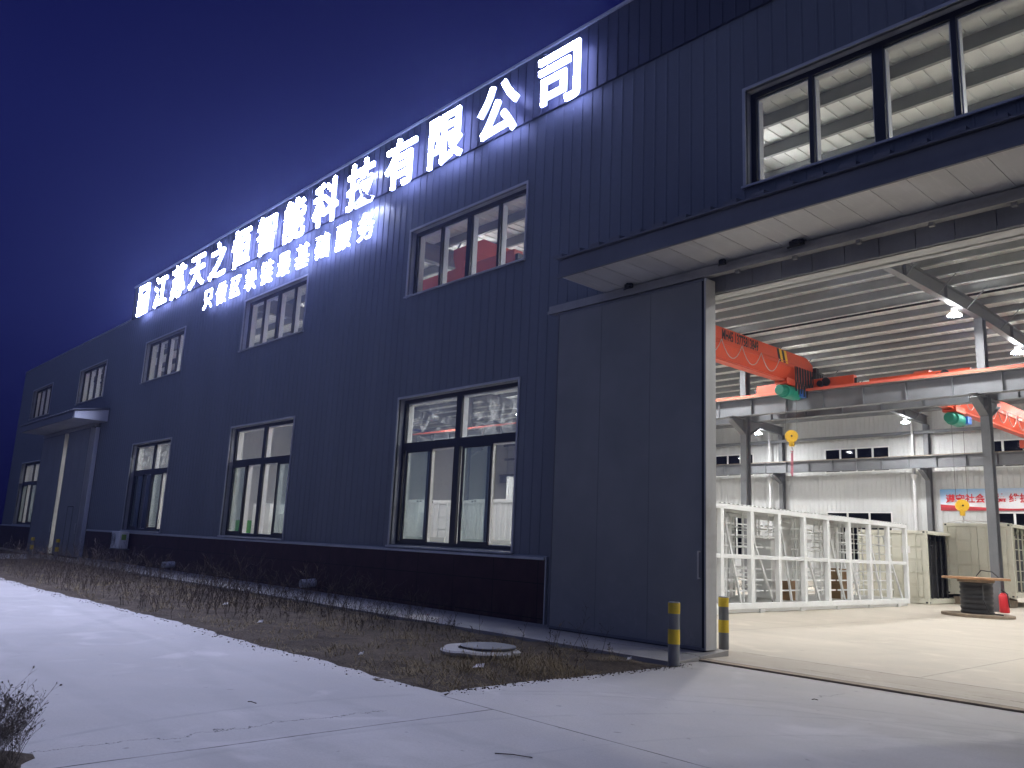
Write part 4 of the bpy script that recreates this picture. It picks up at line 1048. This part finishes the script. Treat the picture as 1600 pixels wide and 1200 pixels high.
# ================================================================ cable spool, extinguisher, banner
SP = empty('cable_spool', (-8.55, 15.4, 0.028)); tag(SP, 'wooden cable spool with black cable and rusty round top beside the column', 'cable spool')
m_ = MB(); m_.cyl((-8.55, 15.4, 0.03), (-8.55, 15.4, 0.10), 0.92, 40); m_.build('bottom_flange', M['wood_g'], SP, bevel=0.008)
m_ = MB(); m_.cyl((-8.55, 15.4, 1.04), (-8.55, 15.4, 1.10), 0.86, 40); m_.build('top_flange', M['wood'], SP, bevel=0.008)
m_ = MB(); prof = []
for i in range(24): z = 0.10 + i * 0.036; prof += [(0.405 + 0.012 * math.sin(i * 1.7), z), (0.425 + 0.012 * math.sin(i * 1.7), z + 0.018)]
m_.lathe((-8.55, 15.4, 0), prof, 36); m_.build('cable_winding', M['spool'], SP, smooth=True)
m_ = MB(); m_.cyl((-8.55, 15.4, 0.96), (-8.55, 15.4, 1.04), 0.47, 30); m_.build('packing', M['wood_g'], SP)
m_ = MB(); m_.tube([(-8.25, 15.0, 0.9), (-8.22, 14.9, 0.5), (-8.1, 14.95, 0.16), (-7.8, 15.1, 0.12)], 0.02, 6); m_.build('cable_tail', M['spool'], SP); m_ = MB(); m_.tube([(-8.5, 15.3, 1.13), (-8.3, 15.1, 1.3), (-8.05, 15.2, 1.27), (-7.95, 15.35, 1.13)], 0.014, 6); m_.build('loose_cable', M['spool'], SP)
FE = empty('fire_extinguisher', (-8.80, 18.5, 0.026)); tag(FE, 'red fire extinguisher standing at the foot of the steel column', 'fire extinguisher')
m_ = MB(); m_.lathe((-8.80, 18.5, 0.03), [(0.0, 0.0), (0.13, 0.0), (0.14, 0.03), (0.14, 0.50), (0.10, 0.57), (0.04, 0.60), (0.0, 0.60)], 20); m_.build('cylinder', M['red'], FE, smooth=True)
m_ = MB(); m_.cyl((-8.80, 18.5, 0.63), (-8.80, 18.5, 0.70), 0.03, 10); m_.box(-8.82, 18.36, 0.69, -8.78, 18.52, 0.73); m_.build('valve', M['black'], FE)
m_ = MB(); m_.tube([(-8.78, 18.44, 0.68), (-8.66, 18.4, 0.6), (-8.63, 18.4, 0.2)], 0.018, 6); m_.build('hose', M['black'], FE)
BN = MB(); nseg = 40; bw0, bw1 = -17.65, -7.2
for i in range(nseg):
    a = bw0 + (bw1 - bw0) * i / nseg; b_ = bw0 + (bw1 - bw0) * (i + 1) / nseg
    f0 = 0.012 * math.sin(i * 0.8); f1 = 0.012 * math.sin((i + 1) * 0.8)
    BN.quad((a, YB - 0.07 + f0, 4.32), (b_, YB - 0.07 + f1, 4.32), (b_, YB - 0.07 + f1, 5.50), (a, YB - 0.07 + f0, 5.50))
bn = empty('banner', (-12.4, YB - 0.07, 4.3)); tag(bn, 'white and blue banner with red Chinese slogan hung on the back wall', 'banner')
BN.build('cloth', M['banner'], bn, recalc=False)
text_mesh('lettering', '遵守社会公德 维护公共秩序', 0.50, 0.012, 0.0, [M['redtxt']], (-17.35, YB - 0.098, 4.98), facing='-y', parent=bn, center=False)

# things seen through the lower windows
gb = MB(); gb.box(-37.9, 6.5, 0.03, -37.0, 7.0, 1.98); tag(gb.build('green_cabinet', M['cab_green'], bevel=0.01), 'green metal cabinet seen through the middle lower window', 'cabinet')
for i, (x0, x1, y0, z1) in enumerate(((-36.4, -34.7, 6.6, 2.75), (-34.5, -32.9, 6.8, 2.3))):
    c = MB(); c.box(x0, y0, 0.03, x1, y0 + 0.7, z1); c.box(x0 + 0.05, y0 - 0.012, 0.2, x0 + (x1 - x0) / 2 - 0.02, y0 - 0.002, z1 - 0.08); c.box(x0 + (x1 - x0) / 2 + 0.02, y0 - 0.012, 0.2, x1 - 0.05, y0 - 0.002, z1 - 0.08)
    tag(c.build('white_cabinet', M['white'], bevel=0.01), ['tall white switch cabinet beside the green cabinet', 'lower white switch cabinet right of the tall one'][i], 'cabinet', 'white cabinets behind the windows')
for i, (x0, x1, y0) in enumerate(((-20.6, -18.3, 6.3), (-24.6, -21.6, 6.4), (-17.2, -14.4, 6.7))):
    c = MB(); c.box(x0, y0, 0.03, x1, y0 + 0.08, 1.55); c.box(x0 + 0.1, y0 + 0.08, 0.03, x0 + 0.2, y0 + 0.5, 0.12); c.box(x1 - 0.2, y0 + 0.08, 0.03, x1 - 0.1, y0 + 0.5, 0.12)
    tag(c.build('metal_panel', M['panel_g'], bevel=0.006), ['pale grey panel standing behind the left half of the nearest lower window', 'pale grey panel furthest left behind the nearest lower window', 'pale grey panel behind the right half of the nearest lower window'][i], 'panel', 'grey panels behind the nearest lower window')

# ================================================================ outside objects
def bollard(x, y, label, z0=0.0):
    root = empty('bollard', (x, y, z0))
    h = 0.80; r = 0.076
    lv = [(0, 0.27, 'bgrey'), (0.27, 0.455, 'yellow'), (0.455, 0.65, 'bgrey'), (0.65, 0.80, 'yellow')]
    m_ = MB(); m_.lathe((x, y, z0), [(r, -0.05), (r, h - 0.012), (r - 0.010, h)], 28); m_.cyl((x, y, z0 + h - 0.004), (x, y, z0 + h - 0.001), r - 0.01, 28)
    m_.build('post', M['bgrey'], root)
    for a, b, mt in lv:
        if mt == 'yellow':
            s = MB(); s.lathe((x, y, z0), [(r + 0.0015, a), (r + 0.0025, a + 0.004), (r + 0.0025, b - 0.014 if b > 0.79 else b)], 28); s.build('yellow_band', M['yellow'], root)
    tag(root, label, 'bollard', 'yellow banded bollards at the gates'); return root
bollard(-6.64, -1.42, 'grey and yellow bollard standing on the apron in front of the open door leaf')
bollard(-7.26, 0.68, 'grey and yellow bollard standing inside the gate behind the door edge')
bollard(-41.5, -1.15, 'grey and yellow bollard left of the lit gap at the far gate')
bollard(-39.0, -0.75, 'grey and yellow bollard right of the lit gap at the far gate')
# air conditioner on the plinth
AC = empty('air_conditioner', (-32.5, -0.3, 0.62)); tag(AC, 'white outdoor air conditioner unit on a bracket under the half dark window', 'air conditioner')
m_ = MB(); m_.box(-33.0, -0.46, 0.64, -32.1, -0.12, 1.26); m_.build('casing', M['ac'], AC, bevel=0.02)
m_ = MB()
for r in (0.06, 0.12, 0.18, 0.24): m_.tube([(-32.72 + r * math.cos(t * math.pi / 10), -0.475, 0.95 + r * math.sin(t * math.pi / 10)) for t in range(21)], 0.006, 4)
m_.build('fan_grille', M['black'], AC)
m_ = MB(); m_.box(-32.094, -0.38, 0.95, -32.090, -0.22, 1.15); m_.build('sticker', M['ac_green'], AC)
m_ = MB(); m_.box(-33.0, -0.5, 0.60, -32.9, -0.05, 0.638); m_.box(-32.2, -0.5, 0.60, -32.1, -0.05, 0.638); m_.build('bracket', M['steel'], AC)
for (px, lab) in ((-27.6, 'white plastic drain pipe stub in the maroon plinth nearer the air conditioner'), (-18.4, 'white plastic drain pipe stub in the maroon plinth nearer the gate')):
    m_ = MB(); m_.cyl((px, -0.046, 0.30), (px, -0.42, 0.27), 0.10, 18, caps=False); m_.cyl((px, -0.06, 0.30), (px, -0.41, 0.27), 0.085, 18, caps=False)
    tag(m_.build('drain_pipe', M['pvc']), lab, 'pipe', 'drain pipe stubs in the plinth')
# manhole
MH = empty('manhole', (-8.4, -3.2, 0)); tag(MH, 'round concrete manhole ring with dark iron lid raised above the dry grass', 'manhole')
m_ = MB(); prof = [(0.30, 0.105), (0.49, 0.092), (0.525, 0.07), (0.51, 0.035), (0.30, 0.03)]; m_.lathe((-8.4, -3.2, 0), prof, 48)
m_.v = [(x + 0.03 * mnoise.noise((x * 4, y * 4, 1)), y + 0.03 * mnoise.noise((x * 4, y * 4, 7)), z + 0.02 * mnoise.noise((x * 3, y * 3, 3))) for x, y, z in m_.v]
m_.build('ring', M['kerb'], MH)
m_ = MB(); m_.lathe((-8.4, -3.2, 0), [(0.36, -0.14), (0.38, 0.03)], 24); m_.build('shaft', M['rust'], MH)
m_ = MB(); m_.lathe((-8.34, -3.13, 0), [(0.36, 0.105), (0.37, 0.130), (0.34, 0.137), (0.0, 0.137)], 36); m_.build('lid', M['iron'], MH)
# litter
for i, (px, py_, s) in enumerate(((-7.55, -4.05, 0.10), (-8.9, -4.75, 0.05), (-7.15, -1.75, 0.05), (-12.6, -4.3, 0.07), (-16.0, -3.4, 0.08))):
    m_ = MB(); z = max(soil_h(px, py_), 0) + 0.02
    m_.quad((px, py_, z), (px + s, py_ + 0.3 * s, z + 0.02), (px + 0.8 * s, py_ + s, z + 0.01), (px - 0.2 * s, py_ + 0.7 * s, z + 0.035)); m_.quad((px - 0.2 * s, py_ + 0.7 * s, z + 0.035), (px + 0.8 * s, py_ + s, z + 0.01), (px + 0.6 * s, py_ + 1.3 * s, z + 0.05), (px, py_ + 1.2 * s, z + 0.03))
    tag(m_.build('paper_scrap', M['paper'], recalc=False), ['crumpled pale scrap on the straw right of the manhole', 'tiny pale scrap on the soil in front of the manhole', 'tiny pale scrap at the end of the wall strip near the bollard', 'pale scrap among the weeds left of the manhole', 'pale scrap deep among the weeds'][i], 'litter', 'paper scraps in the bed')
for i, (px, py_, ang, l_) in enumerate(((-4.52, -6.38, 0.5, 0.26), (-7.0, -7.05, 0.1, 0.10), (-4.4, -2.1, 0.3, 0.05), (-3.5, 2.0, 0.2, 0.22))):
    m_ = MB(); z = 0.032 if py_ > -0.5 else 0.006
    c, s = math.cos(ang), math.sin(ang); m_.tube([(px, py_, z), (px + c * l_ * 0.5, py_ + s * l_ * 0.5, z + 0.008), (px + c * l_, py_ + s * l_ + 0.02, z)], 0.004, 5)
    tag(m_.build('twig', M['weed']), ['dark stick lying on the apron in the foreground', 'short dark stick on the lit concrete at left', 'tiny dark crumb on the concrete before the gate', 'short curled cord on the hall floor'][i], 'twig')

# ================================================================ vegetation
def stalk(mb, rnd, x, y, z, h, lean, r, branches, n=3):
    pts = [Vector((x, y, z))]; d = Vector((rnd.uniform(-1, 1) * lean, rnd.uniform(-1, 1) * lean, 1)).normalized(); p = pts[0]
    for i in range(n):
        d = (d + Vector((rnd.uniform(-.25, .25), rnd.uniform(-.25, .25), 0.05))).normalized(); p = p + d * h / n; pts.append(p)
    def strip(a, b, ra, rb):
        i = len(mb.v); t = (b - a).normalized(); e1 = t.cross(Vector((rnd.uniform(-1, 1), rnd.uniform(-1, 1), 0.2))).normalized(); e2 = t.cross(e1)
        for k in range(3):
            an = k * 2.094; mb.v.append(tuple(a + (e1 * math.cos(an) + e2 * math.sin(an)) * ra))
        for k in range(3):
            an = k * 2.094; mb.v.append(tuple(b + (e1 * math.cos(an) + e2 * math.sin(an)) * rb))
        for k in range(3): mb.f.append((i + k, i + (k + 1) % 3, i + 3 + (k + 1) % 3, i + 3 + k)); mb.mi.append(0)
    for i in range(n): strip(pts[i], pts[i + 1], r * (1 - i / (n + 1)), r * (1 - (i + 1) / (n + 1)))
    for b in range(branches):
        t = rnd.uniform(0.35, 0.98); i = min(n - 1, int(t * n)); a = pts[i].lerp(pts[i + 1], t * n - i)
        l_ = h * rnd.uniform(0.12, 0.32); dd = Vector((rnd.uniform(-1, 1), rnd.uniform(-1, 1), rnd.uniform(0.3, 1.3))).normalized()
        e_ = a + dd * l_; strip(a, e_, r * 0.5, r * 0.3)
        for q in range(2):
            a2 = a.lerp(e_, rnd.uniform(0.4, 1)); d2 = (dd + Vector((rnd.uniform(-1, 1), rnd.uniform(-1, 1), rnd.uniform(-.3, 1))) * 0.8).normalized(); e2_ = a2 + d2 * l_ * 0.45
            strip(a2, e2_, r * 0.35, r * 0.25)
            # seed head: small ragged leaf pair
            w_ = 0.004 + 0.005 * rnd.random(); u = Vector((rnd.uniform(-1, 1), rnd.uniform(-1, 1), rnd.uniform(-1, 1))).normalized() * w_
            mb.quad(e2_ - u, e2_ + d2 * w_ * 1.5, e2_ + u, e2_ - d2 * w_ * 1.5)
rnd = random.Random(11)
wd = MB()
for cnt in range(3300):
    x = -37.0 + 30.2 * (rnd.random() ** 0.9); y = -5.1 + 3.9 * rnd.random()
    clump = mnoise.noise((x * 0.45, y * 0.7, 9.0)) + 0.5 * mnoise.noise((x * 1.6, y * 1.6, 2.0))
    dens = clump + 0.30 + (0.25 if x < -11 else -0.15) + (0.2 if y > -2.6 else 0)
    if y < -4.3 and x > -20: dens -= 0.45
    if x > -12.5 and y < -3.2: dens -= 0.9
    if (x + 8.4) ** 2 + (y + 3.2) ** 2 < 0.5: continue
    if x > -8.2 and y > -2.0 and rnd.random() < 0.5: continue
    if rnd.random() > dens: continue
    tall = rnd.random() ** 2
    h = (0.22 + 0.80 * tall) * (1.1 if x < -14 else 0.8) * (0.75 + 0.5 * max(-0.5, min(0.8, clump)))
    stalk(wd, rnd, x, y, soil_h(x, y) - 0.02, h, 0.25 + 0.5 * rnd.random(), 0.004 if x > -14 else 0.006, 5 if x > -18 else 3)
tag(wd.build('dry_weeds', M['weed'], recalc=False), 'thicket of dark dry weed stalks in the bed along the maroon plinth', 'weeds', kind='stuff')
cr = MB()
for i in range(1500):
    if rnd.random() < 0.7:
        q_ = edge[int(rnd.random() * (len(edge) - 30))]; x = q_[0] + rnd.uniform(-.1, .1); y = q_[1] - abs(rnd.gauss(0, 0.14)); z = 0.001
    else:
        q_ = edge[len(edge) - 1 - int(rnd.random() * 28)]; x = q_[0] + abs(rnd.gauss(0, 0.09)); y = q_[1] + rnd.uniform(-.08, .08); z = 0.001
    r_ = 0.003 + 0.010 * rnd.random() ** 2
    cr.prism([(x + r_ * math.cos(k) * rnd.uniform(.7, 1.2), y + r_ * math.sin(k) * rnd.uniform(.7, 1.2)) for k in (0, 1.3, 2.6, 3.9, 5.1)], 'z', z, z + r_ * 0.7)
tag(cr.build('soil_crumbs', M['soil']), 'crumbs of dark soil spilled along the edge of the concrete', 'soil', kind='stuff')
gs = MB()
def blade(x, y, z, l_, ang, lift, w_):
    c, s = math.cos(ang), math.sin(ang); p0 = Vector((x, y, z)); p1 = p0 + Vector((c * l_ * 0.5, s * l_ * 0.5, lift)); p2 = p0 + Vector((c * l_, s * l_, lift * rnd.uniform(0.2, 1.3)))
    u = Vector((-s, c, 0)) * w_
    gs.quad(p0 - u, p0 + u, p1 + u * .8, p1 - u * .8); gs.quad(p1 - u * .8, p1 + u * .8, p2 + u * .1, p2 - u * .1)
tufts = []
for i in range(520):
    x = -6.75 - 16 * rnd.random() ** 1.9; y = -5.15 + 3.7 * rnd.random()
    tufts.append((x, y, rnd.random()))
for i in range(230): tufts.append((-8 - 26 * rnd.random(), -5.2 + 3.6 * rnd.random(), 0.5 + rnd.random()))
for i in range(60): tufts.append((-7.5 + rnd.gauss(0, 0.35), -3.3 + rnd.gauss(0, 0.35), 1.6))
for i in range(45): tufts.append((-7.9 + rnd.gauss(0, 0.5), -4.3 + rnd.gauss(0, 0.3), 0.7))
for (x, y, s) in tufts:
    if x > -6.68 or y < -5.2: continue
    z = soil_h(x, y) - 0.01
    if (x + 8.4) ** 2 + (y + 3.2) ** 2 < 0.30: continue
    if mnoise.noise((x * 0.7, y * 0.7, 3.3)) < -0.15 and s < 1: continue
    for b in range(int(10 + 14 * rnd.random())):
        blade(x + rnd.gauss(0, 0.06), y + rnd.gauss(0, 0.06), z, 0.08 + 0.16 * rnd.random() * (0.6 + s * 0.5), rnd.uniform(0, 6.283), (0.015 + 0.10 * rnd.random() * rnd.random()) * (0.5 + s), 0.0022 + 0.002 * rnd.random())
tag(gs.build('dry_grass', M['straw'], recalc=False), 'matted straw coloured dry grass in the near corner of the bed', 'grass', kind='stuff')
# far weeds at the very left in front of the far gate come with the same thicket; the near bush:
BU = empty('dry_bush', (-5.93, -9.20, 0)); tag(BU, 'leafless dry bush with seed heads at the bottom left of the view', 'bush')
tw = MB(); rnd = random.Random(5)
for i in range(95):
    an = rnd.uniform(0, 6.283); rr = 0.16 * math.sqrt(rnd.random())
    stalk(tw, rnd, -5.93 + rr * math.cos(an), -9.20 + rr * math.sin(an), -0.01, rnd.uniform(0.22, 0.48), 0.6, 0.0022, 8, 4)
tw.build('twigs', M['twig'], BU, recalc=False)
mdm = MB(); pr_ = [(0.34, 0.0), (0.24, 0.03), (0.10, 0.045), (0.0, 0.05)]
mdm.lathe((-6.05, -9.28, 0.001), pr_, 26)
mdm.v = [(x + 0.09 * mnoise.noise((x * 5, y * 5, 2)), y + 0.09 * mnoise.noise((x * 5, y * 5, 8)), z) for x, y, z in mdm.v]
tag(mdm.build('soil_patch', M['soil'], smooth=True, recalc=False), kind='structure')


# ================================================================ thin mist volume added to imitate lens bloom round the lit sign
hz = MB(); hz.box(-304, -304, -1.2, 304, 304, 12.4)
hm = bpy.data.materials.new('bloom_mist'); hm.use_nodes = True; hn = hm.node_tree; hn.nodes.clear()
pv = hn.nodes.new('ShaderNodeVolumePrincipled'); ho_ = hn.nodes.new('ShaderNodeOutputMaterial')
pv.inputs['Color'].default_value = (0.42, 0.50, 1.0, 1); pv.inputs['Density'].default_value = 0.0005; pv.inputs['Anisotropy'].default_value = 0.78
hn.links.new(pv.outputs[0], ho_.inputs['Volume'])
tag(hz.build('haze', hm), kind='stuff')
